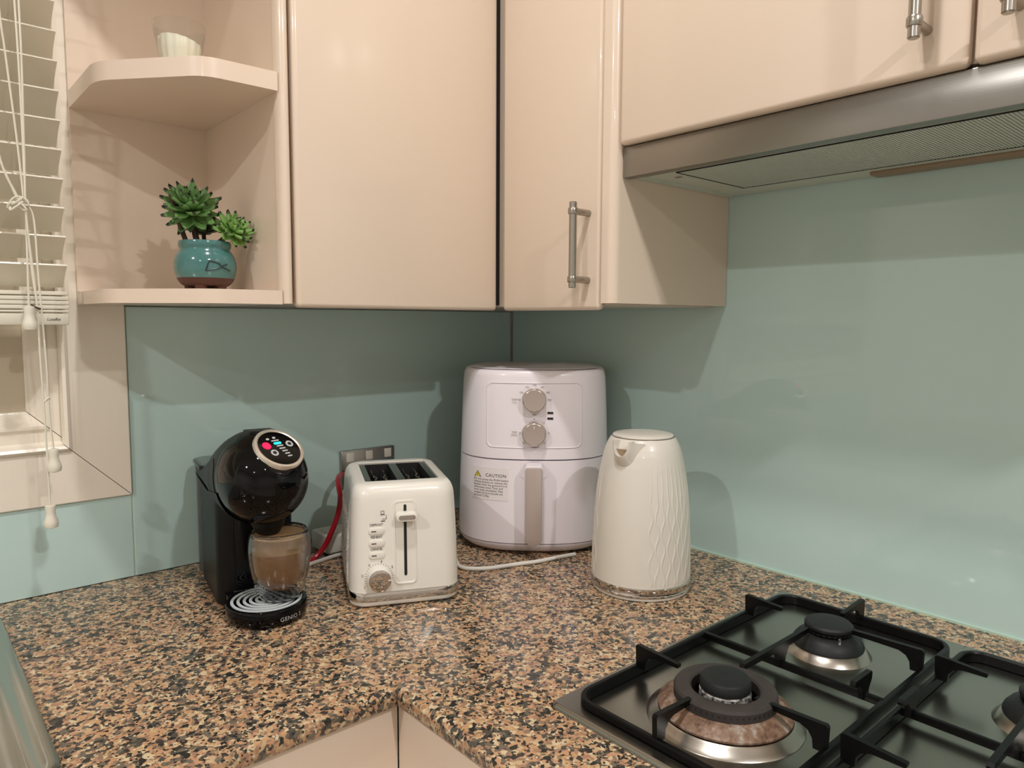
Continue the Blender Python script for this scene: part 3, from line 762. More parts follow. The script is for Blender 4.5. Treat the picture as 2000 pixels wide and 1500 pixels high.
bm = nbm(); lathe(bm, [(.0425, .2275), (.0452, .2295), (.0448, .2312), (.043, .2325), (.03, .2345), (.012, .2352), (.004, .2353)], 64); finish(bm, 'lid', M['kettle'], kt)
bm = nbm(); lathe(bm, [(.0462, .2280), (.0466, .2292), (.0455, .2298)], 64, cap0=False, cap1=False); finish(bm, 'lid_seam', M['nickel'], kt)
bm = nbm(); lathe(bm, [(.0715, .0055), (.0748, .006), (.0752, .0075), (.0744, .009), (.0744, .0162), (.0752, .0175), (.0745, .019), (.073, .0195)], 96); c_ = finish(bm, 'base_ring', M['chrome'], kt); c_['label'] = 'mirror chrome base ring'
bm = nbm(); lathe(bm, [(.070, .0), (.0725, .001), (.0728, .004), (.071, .0058)], 64); finish(bm, 'power_base', M['kettle'], kt)
# spout: U-shaped pouring lip
def uring(x, w_, zt, dep, n=18, sh=0):
    out = []
    for i in range(n+1):
        t = i/n; a = -pi/2+pi*t
        yy = w_*sin(a); zz = zt-dep*(abs(cos(a))**.8)
        out.append((x-sh*abs(sin(a))**3, yy, zz))
    return out
bm = nbm()
R = [uring(.0555, .027, .2245, .040, sh=.012), uring(.0615, .0195, .2255, .034, sh=.009), uring(.0665, .0150, .2275, .0275, sh=.006), uring(.0700, .0132, .2290, .0235, sh=.004), uring(.0705, .0118, .2290, .0220, sh=.004), uring(.0690, .0112, .2285, .0215, sh=.004), uring(.060, .0116, .2275, .0215, sh=.004), uring(.048, .0116, .2275, .0200, sh=0)]
loft(bm, R, closed=False); finish(bm, 'spout', M['kettle'], kt, ang=70)
bm = nbm(); loft(bm, [uring(.0615, .0114, .2255, .0188), uring(.0595, .0114, .2262, .0)], closed=False); 
bm.free(); bm = nbm(); bm.faces.new([bm.verts.new(p) for p in uring(.0612, .0116, .2165, .0105)]); finish(bm, 'spout_filter', M['tan'], kt, smooth=False)
# handle at the back
bm = nbm(); tube(bm, [(-.05, 0, .196), (-.080, 0, .196), (-.100, 0, .182), (-.104, 0, .15), (-.101, 0, .10), (-.093, 0, .065), (-.074, 0, .055)], .010, 14, 6); finish(bm, 'handle', M['kettle'], kt)

# ================================================================== TOASTER
ts = thing('toaster', 'white two slice toaster with wavy sides, lever and browning dial', 'toaster', (-.5865, -.3376, 0), rad(-25))
tcx, tcy = .0725, .100
TS = [(.0215, .0775, .1035), (.05, .0772, .1030), (.09, .0760, .1015), (.125, .0745, .1000), (.145, .0736, .0990), (.155, .0728, .0982), (.1605, .0716, .0970), (.1660, .0694, .0948), (.1695, .0666, .0920), (.1715, .0625, .0880)]
def tab_(z):
    for (z0, a0, b0), (z1, a1, b1) in zip(TS, TS[1:]):
        if z <= z1:
            t = max(0, (z-z0)/(z1-z0)); return a0+(a1-a0)*t, b0+(b1-b0)*t
    return TS[-1][1:]
def tring(z, wav=True, d=0, n=44):
    a, b_ = tab_(z); a -= d; b_ -= d; r = .024; P = []
    # dense rounded rectangle
    def side(p, q, k): return [(p[0]+(q[0]-p[0])*i/k, p[1]+(q[1]-p[1])*i/k) for i in range(k)]
    def arc(cx, cy, a0, k=8): return [(cx+r*cos(a0+pi/2*i/k), cy+r*sin(a0+pi/2*i/k)) for i in range(k)]
    P += side((-a+r, -b_), (a-r, -b_), 8)+arc(a-r, -b_+r, -pi/2)+side((a, -b_+r), (a, b_-r), n*2)+arc(a-r, b_-r, 0)+side((a-r, b_), (-a+r, b_), 8)+arc(-a+r, b_-r, pi/2)+side((-a, b_-r), (-a, -b_+r), n*2)+arc(-a+r, -b_+r, pi)
    out = []
    for x, y in P:
        if wav and abs(x) > a-.0002:
            fade = max(0, min(1, (.150-z)/.03))*min(1, max(0, (z-.024)/.004))*max(0, min(1, (b_-r-abs(y))/.008+.001))
            k = round(y/.0115); h = 0
            for kk in (k-1, k, k+1):
                c = kk*.0115+(-1 if kk % 2 else 1)*.0030*sin(2*pi*z/.043); e = (y-c)/.0019; h = max(h, math.exp(-e*e))
            x += math.copysign(.0024*fade*h, x)
        out.append((tcx+x, tcy+y, z))
    return out
bm = nbm(); zl = [.0215+(.15-.0215)*i/60 for i in range(61)]+[.1525, .155, .1580, .1605, .163, .1655, .1675, .1695, .1708, .1715]
loft(bm, [tring(z) for z in zl], cap1=False)
# top with a rectangular opening for the slot panel
top = tring(.1715, False)
hole = []
def near(hole, n, ref):
    out = []
    c = Vector((tcx, tcy))
    for x, y, z in ref:
        d = Vector((x, y))-c; s = min(.0525/abs(d.x) if abs(d.x) > 1e-9 else 9, .071/abs(d.y) if abs(d.y) > 1e-9 else 9)
        out.append((c.x+d.x*s, c.y+d.y*s))
    return out
hr_ = near(hole, 0, top)
loft(bm, [top, [(x, y, .1722) for x, y in hr_], [(x, y, .1690) for x, y in hr_]], cap0=False, cap1=False)
finish(bm, 'body', M['white'], ts, ang=40)
# slot panel: dark chrome plate with two openings
bm = nbm(); SX = [(-.043, -.006), (.006, .043)]; SY = (-.060, .060)
xs_ = [-.053, -.043, -.006, .006, .043, .053]; ys_ = [-.0715, SY[0], SY[1], .0715]
for i in range(5):
    for j in range(3):
        if j == 1 and i in (1, 3): continue
        bm.faces.new([bm.verts.new((tcx+x, tcy+y, .1700)) for x, y in ((xs_[i], ys_[j]), (xs_[i+1], ys_[j]), (xs_[i+1], ys_[j+1]), (xs_[i], ys_[j+1]))])
finish(bm, 'slot_panel', M['darkchrome'] if 'darkchrome' in M else M['chrome'], ts, smooth=False)
for x0, x1 in SX:
    bm = nbm(); R = [[(tcx+x, tcy+y, z) for x, y in ((x0, SY[0]), (x1, SY[0]), (x1, SY[1]), (x0, SY[1]))] for z in (.1700, .060)]
    loft(bm, R, cap0=False); finish(bm, 'bread_slot', M['dark'], ts, smooth=False)
    for s_ in (-1, 1):
        bm = nbm(); cxm = tcx+(x0+x1)/2+s_*.009
        for i in range(6):
            yy = tcy-.047+i*.0188; tube(bm, [(cxm, yy, .164), (cxm, yy, .07)], .0009, 6, 0)
        tube(bm, [(cxm, tcy-.053, .162), (cxm, tcy-.02, .160), (cxm-s_*.004, tcy, .161), (cxm, tcy+.02, .160), (cxm, tcy+.053, .162)], .0012, 6, 3)
        finish(bm, 'wire_guard', M['nickel'], ts)
bm = nbm(); loft(bm, [tring_ for tring_ in ([(tcx+(x-tcx)*s_, tcy+(y-tcy)*s_, z) for x, y, z in [(p[0], p[1], zz) for p in tring(.0215, False)]] for s_, zz in ((1.0, .0086), (1.010, .0096), (1.010, .0208), (1.004, .0222)))]); cb = finish(bm, 'chrome_band', M['chrome'], ts); cb['label'] = 'mirror chrome band'
bm = nbm(); loft(bm, [[(tcx+(x-tcx)*s_, tcy+(y-tcy)*s_, zz) for x, y, z in tring(.0215, False)] for s_, zz in ((.93, .0018), (.975, .0024), (.992, .0045), (.998, .0086))]); finish(bm, 'base', M['white'], ts)
for x, y in ((.02, .02), (.125, .02), (.02, .18), (.125, .18)):
    bm = nbm(); lathe(bm, [(.008, 0), (.009, .003)], 16, x, y); finish(bm, 'rubber_foot', M['satin'], ts)
def tface(x, z, off=0):
    return (x, tcy-tab_(z)[1]-off, z)
# lever recess: raised bezel, recessed tray, black slit
bm = nbm()
ol = rrect(.0555, .0875, .031, .1495, .007, 5)
def ins(d): return rrect(.0555+d, .0875-d, .031+d, .1495-d, .007-d, 5)
loft(bm, [[tface(x, z, -.0005) for x, z in ins(0)], [tface(x, z, .0012) for x, z in ins(.0004)], [tface(x, z, .0012) for x, z in ins(.0022)], [tface(x, z, .0003) for x, z in ins(.0030)]], cap0=False)
lr = finish(bm, 'lever_track', M['white'], ts, ang=25)
bm = nbm(); P = rrect(.0698, .0738, .043, .1435, .0019, 4); bm.faces.new([bm.verts.new(tface(x, z, .0006)) for x, z in P]); finish(bm, 'track_slit', M['dark'], lr, smooth=False)
bm = nbm(); y0 = tface(0, .130)[1]; prism(bm, rrect(.0575, .0870, .1235, .1355, .0055, 5), 0, .016, bev=.002, mp=lambda x, z, d: (x, y0-.003-d, z)); lv = finish(bm, 'lever', M['white'], ts)
bm = nbm(); prism(bm, rrect(.0607, .0838, .1263, .1327, .003, 5), 0, .0008, mp=lambda x, z, d: (x, y0-.0186-d, z)); finish(bm, 'lever_badge', M['chrome'], lv)
bm = nbm(); box(bm, .0700, .0736, y0-.004, y0+.004, .127, .132); finish(bm, 'lever_stem', M['white'], lv)
for z in (.1088, .0918, .0750):
    bm = nbm(); y0 = tface(0, z)[1]; prism(bm, rrect(.0215, .0425, z-.0047, z+.0047, .0042, 5), 0, .0028, bev=.0008, mp=lambda x, zz, d: (x, y0+.0005-d, zz)); bt = finish(bm, 'button', M['white'], ts)
    bm = nbm(); box(bm, .0248, .0315, y0-.0027, y0-.0022, z-.0007, z+.0007); finish(bm, 'button_lamp', M['ink'], bt)
tm = lambda off: (lambda x, z: tface(x, z, off))
bm = nbm()
for s, z in (('DEFROST', .1158), ('REHEAT', .0988), ('CANCEL', .0820)): text(bm, s, .0049, .0320, z, tm(.0005), spacing=.85)
for i, s in enumerate('123456'):
    a = rad(213-i*44); text(bm, s, .0052, .0345+.0232*cos(a), .0435+.0222*sin(a)-.0018, tm(.0005))
for i in range(21):
    a = rad(213-i*11); c_, s_ = cos(a), sin(a)
    pp_ = [(.0345+r*c_+w_*s_, .0435+r*s_-w_*c_) for r, w_ in ((.0182, -.00025), (.0200, -.00025), (.0200, .00025), (.0182, .00025))]
    bm.faces.new([bm.verts.new(tface(x, z, .0005)) for x, z in pp_])
def frame(x0, x1, z0, z1, w_=.0006):
    for q in ((x0, x1, z0, z0+w_), (x0, x1, z1-w_, z1), (x0, x0+w_, z0, z1), (x1-w_, x1, z0, z1)):
        bm.faces.new([bm.verts.new(tface(x, z, .0005)) for x, z in ((q[0], q[2]), (q[1], q[2]), (q[1], q[3]), (q[0], q[3]))])
frame(.0385, .0430, .1315, .1365); frame(.0375, .0440, .1305, .1312); frame(.0400, .0460, .1245, .1252); frame(.0455, .0461, .1245, .130); frame(.0385, .0440, .1215, .1228)
finish_text(bm, 'button_print', M['ink'], ts)
bm = nbm(); y0 = tface(0, .0435)[1]; n = 48
loft(bm, [[(.0345+r*cos(2*pi*i/n), y0-d, .0435+r*sin(2*pi*i/n)) for i in range(n)] for r, d in ((.0172, -.001), (.0172, .004), (.0165, .0135), (.0155, .0150), (.0148, .0150))]); dl = finish(bm, 'dial', M['white'], ts)
bm = nbm(); loft(bm, [[(.0345+r*cos(2*pi*i/n), y0-d, .0435+r*sin(2*pi*i/n)) for i in range(n)] for r, d in ((.0153, .0148), (.0150, .0158), (.0135, .0162), (.010, .0163))]); finish(bm, 'dial_cap', M['chrome'], dl)
bm = nbm(); box(bm, .0455, .0495, y0-.0168, y0-.0155, .0432, .0445); finish(bm, 'dial_pointer', M['white'], dl)

# ================================================================== COFFEE MACHINE
cm = thing('coffee_machine', 'glossy black pod coffee machine with rounded head and lit round display', 'coffee machine', (-.685, -.2785, 0), rad(-10))
bm = nbm()
def bring(z, x, y0, y1, r): return [(a, b_, z) for a, b_ in rrect(-x, x, y0, y1, r, 6)]
loft(bm, [bring(.001, .050, .056, .208, .02), bring(.004, .0525, .053, .209, .02), bring(.10, .0525, .053, .209, .02), bring(.150, .0525, .050, .209, .02), bring(.166, .050, .053, .209, .02)])
finish(bm, 'body', M['satin'], cm)
# head: superellipse sections along the depth axis
HS = [(-.0595, .186, .196, .006, 2), (-.0575, .174, .206, .018, 2), (-.053, .162, .219, .031, 2), (-.045, .149, .231, .0415, 2), (-.033, .137, .242, .0505, 2), (-.018, .131, .249, .0545, 2), (0, .128, .2520, .0570, 2.05), (.02, .127, .2520, .0575, 2.1), (.04, .126, .2495, .0575, 2.2), (.06, .126, .2435, .0572, 2.3), (.08, .1275, .234, .0578, 2.4), (.10, .131, .2215, .0568, 2.6), (.12, .139, .2085, .0562, 2.8), (.14, .1465, .1965, .0560, 3), (.16, .152, .187, .0560, 3.2), (.18, .156, .1815, .0560, 3.4), (.21, .158, .179, .0558, 3.6), (.235, .1595, .178, .0535, 3.6), (.246, .161, .176, .048, 3.4), (.250, .164, .173, .042, 3.2)]
def hring(y, z0, z1, wd, e, n=56):
    out = []
    for i in range(n):
        th = 2*pi*i/n; c, s = cos(th), sin(th)
        out.append((wd*math.copysign(abs(c)**(2/e), c), y, (z0+z1)/2+(z1-z0)/2*math.copysign(abs(s)**(2/e), s)))
    return out
bm = nbm(); loft(bm, [hring(*q) for q in HS[7:]]); finish(bm, 'head_shell', M['satin'], cm, ang=60)
bm = nbm(); loft(bm, [hring(*q) for q in HS[:8]]); 
dn = Vector((.25, -.60, .76)).normalized(); dcen = Vector((0, .003, .190))+dn*.0525
for v in bm.verts:
    k_ = (v.co-dcen).dot(dn)
    if k_ > 0: v.co -= dn*k_
finish(bm, 'head', M['black'], cm, ang=60)
# dark lower hood skirt with a satin band under the shell
bm = nbm(); R = []
for q in HS[7:18]:
    y, z0, z1, wd, e = q; pts = [p for p in hring(y, z0-.004, z1-.004, wd+.0006, e)]
    R.append([pts[i] for i in range(30, 55)])
loft(bm, R, closed=False); finish(bm, 'head_skirt', M['satin'], cm, ang=60)
# side flap on the left of the head
def headx(y, z, off=0):
    for q0, q1 in zip(HS, HS[1:]):
        if y <= q1[0]:
            t = (y-q0[0])/(q1[0]-q0[0]); z0, z1, wd, e = [q0[i]+(q1[i]-q0[i])*t for i in (1, 2, 3, 4)]; break
    s = min(.995, abs((z-(z0+z1)/2)/((z1-z0)/2))); return -wd*(1-s**e)**(1/e)-off
bm = nbm(); patch(bm, [(.085, .150), (.090, .172), (.075, .198), (.05, .212), (.035, .205), (.033, .180), (.04, .150), (.055, .138), (.072, .138)][::-1], lambda y, z, o_: (headx(y, z, o_), y, z), .0008, rings=(1, .97, .7, .4)); finish(bm, 'side_flap', M['satin'], cm, ang=30)
# tank behind
bm = nbm(); loft(bm, [bring(z, x, .213, .245, .012) for z, x in ((.001, .050), (.003, .053), (.157, .053))]); tk = finish(bm, 'water_tank', M['tank'], cm); tk['label'] = 'smoked clear water tank'
bm = nbm(); loft(bm, [[(x*s_, .16+(y-.16)*s_, z) for x, y in rrect(-.0575, .0575, .150, .248, .020, 6)] for s_, z in ((1, .176), (1.0, .180), (.96, .182))]); finish(bm, 'tank_lid', M['black'], cm)
bm = nbm(); loft(bm, [bring(z, x, .049, .0535, .002) for z, x in ((.03, .030), (.125, .030))]); finish(bm, 'front_column', M['black'], cm)
bm = nbm(); lathe(bm, [(.010, .112), (.016, .116), (.021, .126), (.024, .138)], 24, .004, 0.0); finish(bm, 'pod_outlet', M['satin'], cm)
bm = nbm(); loft(bm, [[(x, y, .2525+z-.25*(x*x+ (y-.01)*(y-.01))*12) for x, y in rrect(-.016, .018, -.004, .05, .006, 4)] for z in (-.002, .0012)]); finish(bm, 'locking_lever', M['satin'], cm)
# drip tray
bm = nbm(); lathe(bm, [(.047, .001), (.050, .003), (.0525, .008), (.0525, .0215), (.0515, .0235), (.0475, .0235), (.0465, .0150), (.004, .0150)], 64); dt = finish(bm, 'drip_tray', M['black'], cm)
bm = nbm(); box(bm, -.044, .044, .03, .060, .001, .0225, bev=.002); finish(bm, 'tray_neck', M['black'], cm)
bm = nbm()
def arcband(r0, r1, z0, z1, cy, a0, a1, n=40, clip=.0462):
    P0 = []; P1 = []
    for i in range(n+1):
        a = a0+(a1-a0)*i/n
        P0.append((r0*cos(a), cy+r0*sin(a))); P1.append((r1*cos(a), cy+r1*sin(a)))
    def cl(p):
        l = math.hypot(*p); return p if l <= clip else (p[0]*clip/l, p[1]*clip/l)
    P0 = [cl(p) for p in P0]; P1 = [cl(p) for p in P1]
    for z in (z1,):
        v0 = [bm.verts.new((*p, z)) for p in P0]; v1 = [bm.verts.new((*p, z)) for p in P1]; b0 = [bm.verts.new((*p, z0)) for p in P0]; b1 = [bm.verts.new((*p, z0)) for p in P1]
        for i in range(n):
            for q in ((v0[i], v0[i+1], v1[i+1], v1[i]), (b0[i], b0[i+1], v0[i+1], v0[i]), (v1[i], v1[i+1], b1[i+1], b1[i])):
                if len({tuple(round(c, 6) for c in v.co) for v in q}) >= 3:
                    try: bm.faces.new(q)
                    except ValueError: pass
for k in range(6):
    r1 = .0462-k*.0078; arcband(r1-.0038, r1, .0226, .0240, .0, 0, 2*pi, 56)
gr_ = finish(bm, 'tray_grid', M['gridwhite'] if 'gridwhite' in M else M['white'], dt, smooth=False)
bm = nbm(); mp = lambda x, z: (.0530*sin(x/.0525), -.0530*cos(x/.0525), z)
text(bm, 'GENIO S', .0078, .021, .0085, mp, spacing=1.1); text(bm, 'Dolce Gusto', .0050, -.021, .0, lambda x, z: (x, .046+z*.6, .0237), shear=.2)
finish_text(bm, 'tray_print', M['silverprint'], dt)
# round display on the upper front of the head
du = Vector((0, 0, 1)).cross(dn).normalized(); dv = dn.cross(du)
if du.x < 0: du = -du; dv = -dv
dv = dn.cross(du)
if dv.z < 0: dv = -dv
def dmap(x, y, d=0): return tuple(dcen+du*x+dv*y+dn*d)
n = 56
def dring(r, d): return [dmap(r*cos(2*pi*i/n), r*sin(2*pi*i/n), d) for i in range(n)]
bm = nbm(); loft(bm, [dring(.0335, -.012), dring(.0335, .0035), dring(.0325, .0050), dring(.0300, .0052), dring(.0285, .0042)], cap0=False, cap1=False); dp = finish(bm, 'display_ring', M['champ_ring'] if 'champ_ring' in M else M['nickel'], cm)
bm = nbm(); loft(bm, [dring(.0290, .0030), dring(.0288, .0040)]); finish(bm, 'display_face', M['black'], dp)
def disc(name, x, y, r, m, d=.0044, inner=None, ry=None):
    bm = nbm(); loft(bm, [[dmap(x+r*cos(2*pi*i/28), y+(ry or r)*sin(2*pi*i/28), dd) for i in range(28)] for dd in (.0038, d)]); return finish(bm, name, m, dp)
disc('power_button', -.0155, .0065, .0058, M['led_red']); 
for x, y in ((-.0105, -.0065), (.0180, .0045)):
    disc('touch_button', x, y, .0052, M['silverprint']); disc('button_icon', x, y, .0026, M['dark'], .0047)
for x, y in ((-.0085, .0170), (.0015, .0180)): disc('indicator_icon', x, y, .0024, M['silverprint'], ry=.0017)
for i in range(7):
    w_ = .0115-i*.0008; y = .0130-i*.0047; x = .0006+i*.0012
    hl = i == 1
    bm = nbm(); prism(bm, rrect(x-w_/2, x+w_/2, y-(.0017 if hl else .0010), y+(.0017 if hl else .0010), .00095, 3), .0038, .0045, mp=lambda a, c, d: dmap(a, c, d)); finish(bm, 'volume_bar', M['led_cyan'] if hl else M['silverprint'], dp, smooth=False)

# ================================================================== GLASS CUP OF COFFEE
mo = Matrix.Rotation(rad(-10), 4, 'Z') @ Vector((.0175, -.003, 0)) + Vector((-.685, -.2785, 0))
cp = thing('coffee_cup', 'double walled glass of milky coffee on the drip tray of the coffee machine', 'cup', (mo.x, mo.y, .024))
outer = [(.004, .0004), (.024, .0002), (.0270, .0012), (.0290, .0045), (.0335, .018), (.0378, .034), (.0402, .050), (.0412, .062), (.0408, .074), (.0392, .085), (.0375, .0915), (.0368, .0935)]
inn_ = [(.0352, .0935), (.0350, .090), (.0350, .070), (.0346, .055), (.0330, .040), (.0295, .0275), (.0230, .0175), (.0140, .0125), (.004, .0115)]
off = .0013
cav_o = [(.0350-0+off+.0000, .0880), (.0350+off, .070), (.0346+off, .055), (.0330+off, .0395), (.0298+off, .0265), (.0232+off, .0163), (.014, .0110), (.004, .0100)]
bm = nbm()
lathe(bm, outer+inn_, 64)                                      # glass skin: outside then inside
cav = [(.004, .0022), (.0235, .0020), (.0260, .0032), (.0276, .0058), (.0320, .0185), (.0363, .0345), (.0387, .050), (.0397, .062), (.0394, .073), (.0380, .0830), (.0366, .0875)]+cav_o
lathe(bm, cav, 64)
# the cavity is an inner void: orient it inwards
bmesh.ops.recalc_face_normals(bm, faces=bm.faces)
me = bpy.data.meshes.new('glass'); 
for f in bm.faces: f.smooth = True
nf = 63
bm.faces.ensure_lookup_table()
tot = len(bm.faces); n_first = 64*(len(outer+inn_)-1)+2
bmesh.ops.reverse_faces(bm, faces=[f for f in bm.faces if f.index >= n_first])
bm.to_mesh(me); bm.free(); me.materials.append(M['glass']); go = bpy.data.objects.new('glass', me); COL.objects.link(go); go.parent = cp
e_ = .00025
bm = nbm(); lathe(bm, [(.004, .0115+e_), (.0140-e_, .0125+e_), (.0230-e_, .0175+e_), (.0295-e_, .0275+e_*.6), (.0330-e_, .040), (.0346-e_, .055), (.0350-e_, .0665)], 64); finish(bm, 'coffee', M['coffee'], cp, ang=60)
bm = nbm(); lathe(bm, [(.0350-e_, .0667), (.0350-e_, .0875)], 64, cap1=True); finish(bm, 'milk_foam', M['foam'], cp)
bm = nbm(); lathe(bm, [(.0345, .0876), (.034, .0881), (.02, .0886), (.003, .0886)], 64); finish(bm, 'crema', M['foamtop'], cp)

# ================================================================== WALL SOCKET, ADAPTER, CORDS
so = thing('power_outlet', 'brushed metal double power outlet on the aqua glass behind toaster', 'outlet', (-.371, 0, .085)); QO = (-.371, 0, .085)
rel(boxobj('face_plate', M['steel'], so, -.4285, -.3135, -.009, 0, .084, .156, bev=.0025), QO)
for x in (-.411, -.371, -.330):
    rel(boxobj('rocker_switch', M['white'], so, x-.0075, x+.0075, -.0118, -.0085, .135, .152, bev=.001), QO)
for x in (-.400, -.342):
    rel(boxobj('socket_insert', M['white'], so, x-.017, x+.017, -.0098, -.0085, .093, .127, bev=.0005), QO)
ad = thing('plug_adapter', 'white plug-in adapter block lying on worktop between cup and toaster', 'adapter', (-.468, -.082, 0)); 
bm = nbm(); prism(bm, rrect(-.043, .05, -.030, .034, .008, 5), .003, .034, bev=.003); finish(bm, 'housing', M['cable'], ad)
bm = nbm(); box(bm, -.03, .04, -.02, .025, 0, .0035); finish(bm, 'foot_pad', M['blackcable'], ad)
bm = nbm(); prism(bm, rrect(-.032, .04, -.020, .024, .005, 4), .0338, .0352, bev=.0006); finish(bm, 'top_panel', M['cable'], ad)
def cable(par, label, pts, r, m, name='power_cord'):
    bm = nbm(); tube(bm, pts, r, 10, 8); o = finish(bm, name, M[m], par); o['label'] = label
    o.data.transform((Matrix.Translation((par.location.x, par.location.y, 0)) @ Matrix.Rotation(par.rotation_euler.z, 4, 'Z')).inverted()); return o
cable(cm, 'red cable rising from behind the coffee glass to the outlet', [(-.60, -.128, .0045), (-.556, -.128, .0045), (-.538, -.121, .008), (-.522, -.121, .022), (-.508, -.121, .045), (-.494, -.118, .072), (-.484, -.108, .098), (-.468, -.07, .118), (-.44, -.03, .118), (-.405, -.012, .11)], .0045, 'red')
cable(ad, 'white cable on the worktop beside the red cable', [(-.60, -.142, .0036), (-.56, -.136, .0036), (-.53, -.129, .0036), (-.50, -.123, .0036), (-.47, -.127, .0036), (-.45, -.135, .0036)], .0034, 'cable')
cable(ts, 'white cord curving on the worktop from toaster to below the air fryer', [(-.33, -.20, .004), (-.355, -.26, .004), (-.376, -.305, .004), (-.352, -.335, .004), (-.302, -.352, .004), (-.262, -.366, .004), (-.225, -.372, .004), (-.19, -.380, .004)], .0032, 'cable')
cable(fr, 'white cord looping upright in the gap between toaster and air fryer', [(-.34, -.13, .05), (-.30, -.105, .062), (-.278, -.112, .055), (-.272, -.125, .04), (-.277, -.135, .024), (-.295, -.14, .014), (-.32, -.14, .014)], .0030, 'cable')
cable(fr, 'black cord with plug on the wall between toaster and air fryer', [(-.30, -.012, .092), (-.285, -.02, .094), (-.274, -.03, .085), (-.270, -.04, .06), (-.268, -.05, .03), (-.26, -.055, .005), (-.24, -.06, .004)], .0032, 'blackcable')

# ================================================================== CANDLE GLASS
cd = thing('candle_glass', 'clear tapered glass tumbler holding a fluted white candle on upper shelf', 'candle', (-.742, -.18, .7175))
bm = nbm()
lathe(bm, [(.003, .0002), (.0225, .0002), (.0235, .0015), (.0252, .016), (.0285, .038), (.0325, .0635), (.0330, .0645), (.0318, .0648), (.0312, .0635), (.0275, .038), (.0242, .016), (.0225, .004), (.003, .0032)], 56)
o = finish(bm, 'glass', M['thin'], cd, ang=60)
bm = nbm(); n = 96
def wring(z, r, tilt): return [((r*(1-.055*(.5+.5*cos(14*2*pi*i/n)))*cos(2*pi*i/n)), (r*(1-.055*(.5+.5*cos(14*2*pi*i/n)))*sin(2*pi*i/n)), z-tilt*cos(2*pi*i/n)) for i in range(n)]
loft(bm, [wring(.0045, .0216, 0), wring(.016, .0234, 0), wring(.030, .0256, .001), wring(.043, .0262, .004), wring(.0445, .0240, .004)])
finish(bm, 'wax', M['wax'], cd, ang=60)
ld = thing('glass_disc', 'small clear glass disc lying on the upper shelf right of the candle', 'glass dish', (-.672, -.19, .7175))
bm = nbm(); lathe(bm, [(.003, .0002), (.011, .0002), (.0125, .004), (.0135, .017), (.0128, .0172), (.0115, .005), (.003, .003)], 32); finish(bm, 'dish', M['thin'], ld)

# ================================================================== SUCCULENT
pl = thing('potted_succulent', 'two green succulent rosettes in a teal glazed footed pot', 'plant', (-.7135, -.165, .4375))
PP = [(.026, .0075), (.030, .0085), (.034, .0125), (.0372, .018)]
PG = [(.0372, .018), (.0395, .024), (.0408, .032), (.0405, .040), (.0388, .047), (.0355, .053), (.0328, .0565), (.0325, .0585), (.0340, .061), (.0345, .0655), (.0335, .0685), (.0318, .0685), (.0310, .066), (.0305, .06)]
bm = nbm(); lathe(bm, PP, 56, cap1=False); finish(bm, 'pot_base', M['clay'], pl)
bm = nbm(); lathe(bm, PG, 64, cap0=False, cap1=False); pot = finish(bm, 'pot', M['teal'], pl, ang=60); pot['label'] = 'teal glazed pot'
for a in (-2.2, -.9, .9, 2.4):
    bm = nbm(); loft(bm, [[(.022*cos(a)+r*cos(q), .022*sin(a)+r*sin(q), z) for q in [2*pi*i/14 for i in range(14)]] for r, z in ((.0065, 0), (.0075, .002), (.0085, .012))]); finish(bm, 'foot', M['clay'], pl)
bm = nbm(); lathe(bm, [(.0306, .058), (.02, .0605), (.003, .061)], 40); finish(bm, 'soil', M['stem'], pl)
def pr(z):
    for (r0, z0), (r1, z1) in zip(PG, PG[1:]):
        if z0 <= z <= z1: return r0+(r1-r0)*(z-z0)/(z1-z0)
    return .04
def pots(al, z, o_=.0006): r = pr(z)+o_; return (r*cos(al), r*sin(al), z)
bm = nbm(); cdir = math.atan2(-1.2074+.165, -1.06065+.7135)
for P in ([(-.10, .027), (.02, .0405), (.32, .037), (.42, .033)], [(-.10, .0265), (.20, .0295), (.42, .0325), (.75, .028)], [(.40, .0335), (.62, .0365)]):
    Q = []
    for (a0, z0), (a1, z1) in zip(P, P[1:]): Q += [pots(cdir+.1+a0+(a1-a0)*i/6, z0+(z1-z0)*i/6) for i in range(6)]
    Q.append(pots(cdir+.1+P[-1][0], P[-1][1])); tube(bm, Q, .0009, 6, 0)
finish(bm, 'brush_mark', M['mark'], pot)
def leaf_mesh(name, L_, W_, m, mtip):
    bm = nbm(); N = 8; rows = []
    for i in range(N+1):
        t = i/N; w_ = W_*(sin(pi*min(1, t*.62+.10))**.9)*(1 if t < .62 else max(0, (1-t)/.38)**.95)
        if t < .15: w_ *= .55+.45*t/.15
        th = .0021*(1-t)**.6+.0004; bend = .22*L_*t*t
        x = t*L_
        rows.append([(x, -w_, bend+.0016), (x, -w_*.5, bend-.0004), (x, 0, bend-.0012), (x, w_*.5, bend-.0004), (x, w_, bend+.0016), (x, w_*.5, bend-.0014-th), (x, 0, bend-.0022-th), (x, -w_*.5, bend-.0014-th)])
    loft(bm, rows)
    bmesh.ops.remove_doubles(bm, verts=bm.verts, dist=1e-6); bmesh.ops.recalc_face_normals(bm, faces=bm.faces)
    for f in bm.faces:
        f.smooth = True
        if f.calc_center_median().x > L_*.86: f.material_index = 1
    me = bpy.data.meshes.new(name); bm.to_mesh(me); bm.free(); me.materials.append(m); me.materials.append(mtip); return me
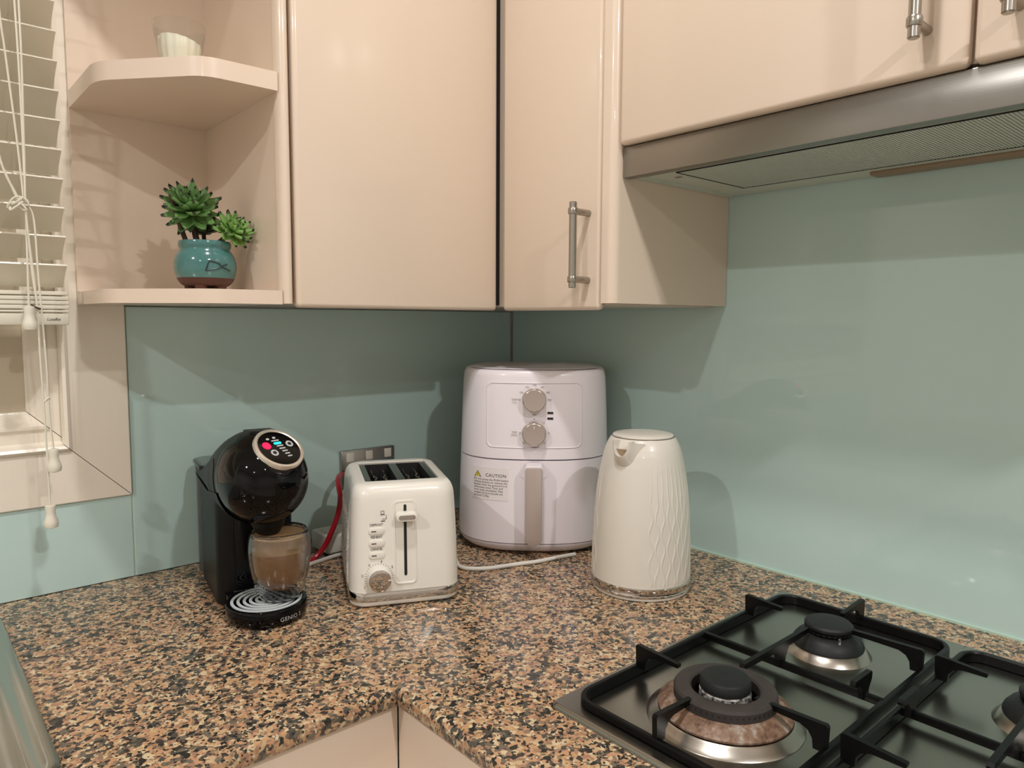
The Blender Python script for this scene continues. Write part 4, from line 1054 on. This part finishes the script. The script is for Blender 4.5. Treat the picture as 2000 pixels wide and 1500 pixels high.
def rosette(center, axis, R, W_, m, counts):
    axis = Vector(axis).normalized(); q = Vector((0, 0, 1)).rotation_difference(axis).to_matrix().to_4x4()
    me = leaf_mesh('leaf', R, W_, m, M['leaf_dark'])
    g_ = 0
    for ringi, (n_, elev, s_) in enumerate(counts):
        for i in range(n_):
            a = 2*pi*i/n_+g_+random.uniform(-.12, .12); e = rad(elev+random.uniform(-7, 7)); s2 = s_*random.uniform(.9, 1.08)
            mt = Matrix.Translation(Vector(center)+axis*(.0022*ringi)) @ q @ Matrix.Rotation(a, 4, 'Z') @ Matrix.Rotation(-e, 4, 'Y') @ Matrix.Diagonal((s2, s2, s2, 1))
            o = bpy.data.objects.new('leaf', me); COL.objects.link(o); o.parent = pl; o.matrix_basis = mt
        g_ += 1.3
cd_ = Vector((cos(cdir), sin(cdir), 0)); cr = Vector((-sin(cdir), cos(cdir), 0))     # towards the window of view and sideways (left is +)
if cr.x > 0: cr = -cr
c1 = Vector((-.0165, 0, .108)); c2 = Vector((.0315, -.02, .083))
rosette(c1, (-.25, -.62, .75), .0400, .0088, M['leaf'], [(10, -40, .86), (11, -16, 1.0), (10, 8, 1.02), (9, 30, .92), (7, 52, .72), (5, 72, .5)])
rosette(c2, (.25, -.70, .62), .0300, .0066, M['leaf2'], [(8, -18, 1.0), (9, 8, 1.0), (8, 34, .86), (5, 60, .6)])
rosette(Vector((.004, .016, .086)), (.2, .2, .95), .026, .008, M['leaf_dark'], [(8, 5, 1.0), (6, 40, .8)])
for P, r0 in (([(-.008, 0, .058), (-.012, .002, .08), (-.0165, .001, .105)], .0042), ([(.006, -.004, .058), (.017, -.010, .069), (.029, -.017, .081)], .0034), ([(-.020, .004, .058), (-.030, .002, .085), (-.041, -.002, .118), (-.0425, -.003, .126)], .0034), ([(.004, .012, .058), (.004, .016, .085)], .003)):
    bm = nbm(); tube(bm, P, r0, 8, 5); finish(bm, 'stem', M['stem'], pl)

# ================================================================== CEILING DOWNLIGHTS (outside the picture)
for i, (x, y, e) in enumerate(LAMPS):
    t = thing('ceiling_light', ('round ceiling downlight above the corner worktop', 'round ceiling downlight above the sink run', 'round ceiling downlight in the middle of the kitchen', 'added round fill downlight farthest from the corner')[i], 'light', (x, y, 1.542), 0, 'ceiling downlights')
    bm = nbm(); lathe_loop(bm, [(.042, .0), (.055, .0), (.057, .003), (.057, .0078), (.042, .0078)], 40); finish(bm, 'trim_ring', M['white'], t)
    bm = nbm(); lathe(bm, [(.0415, .0055), (.0415, .0072)], 40); finish(bm, 'lens', M['lampglow'], t)
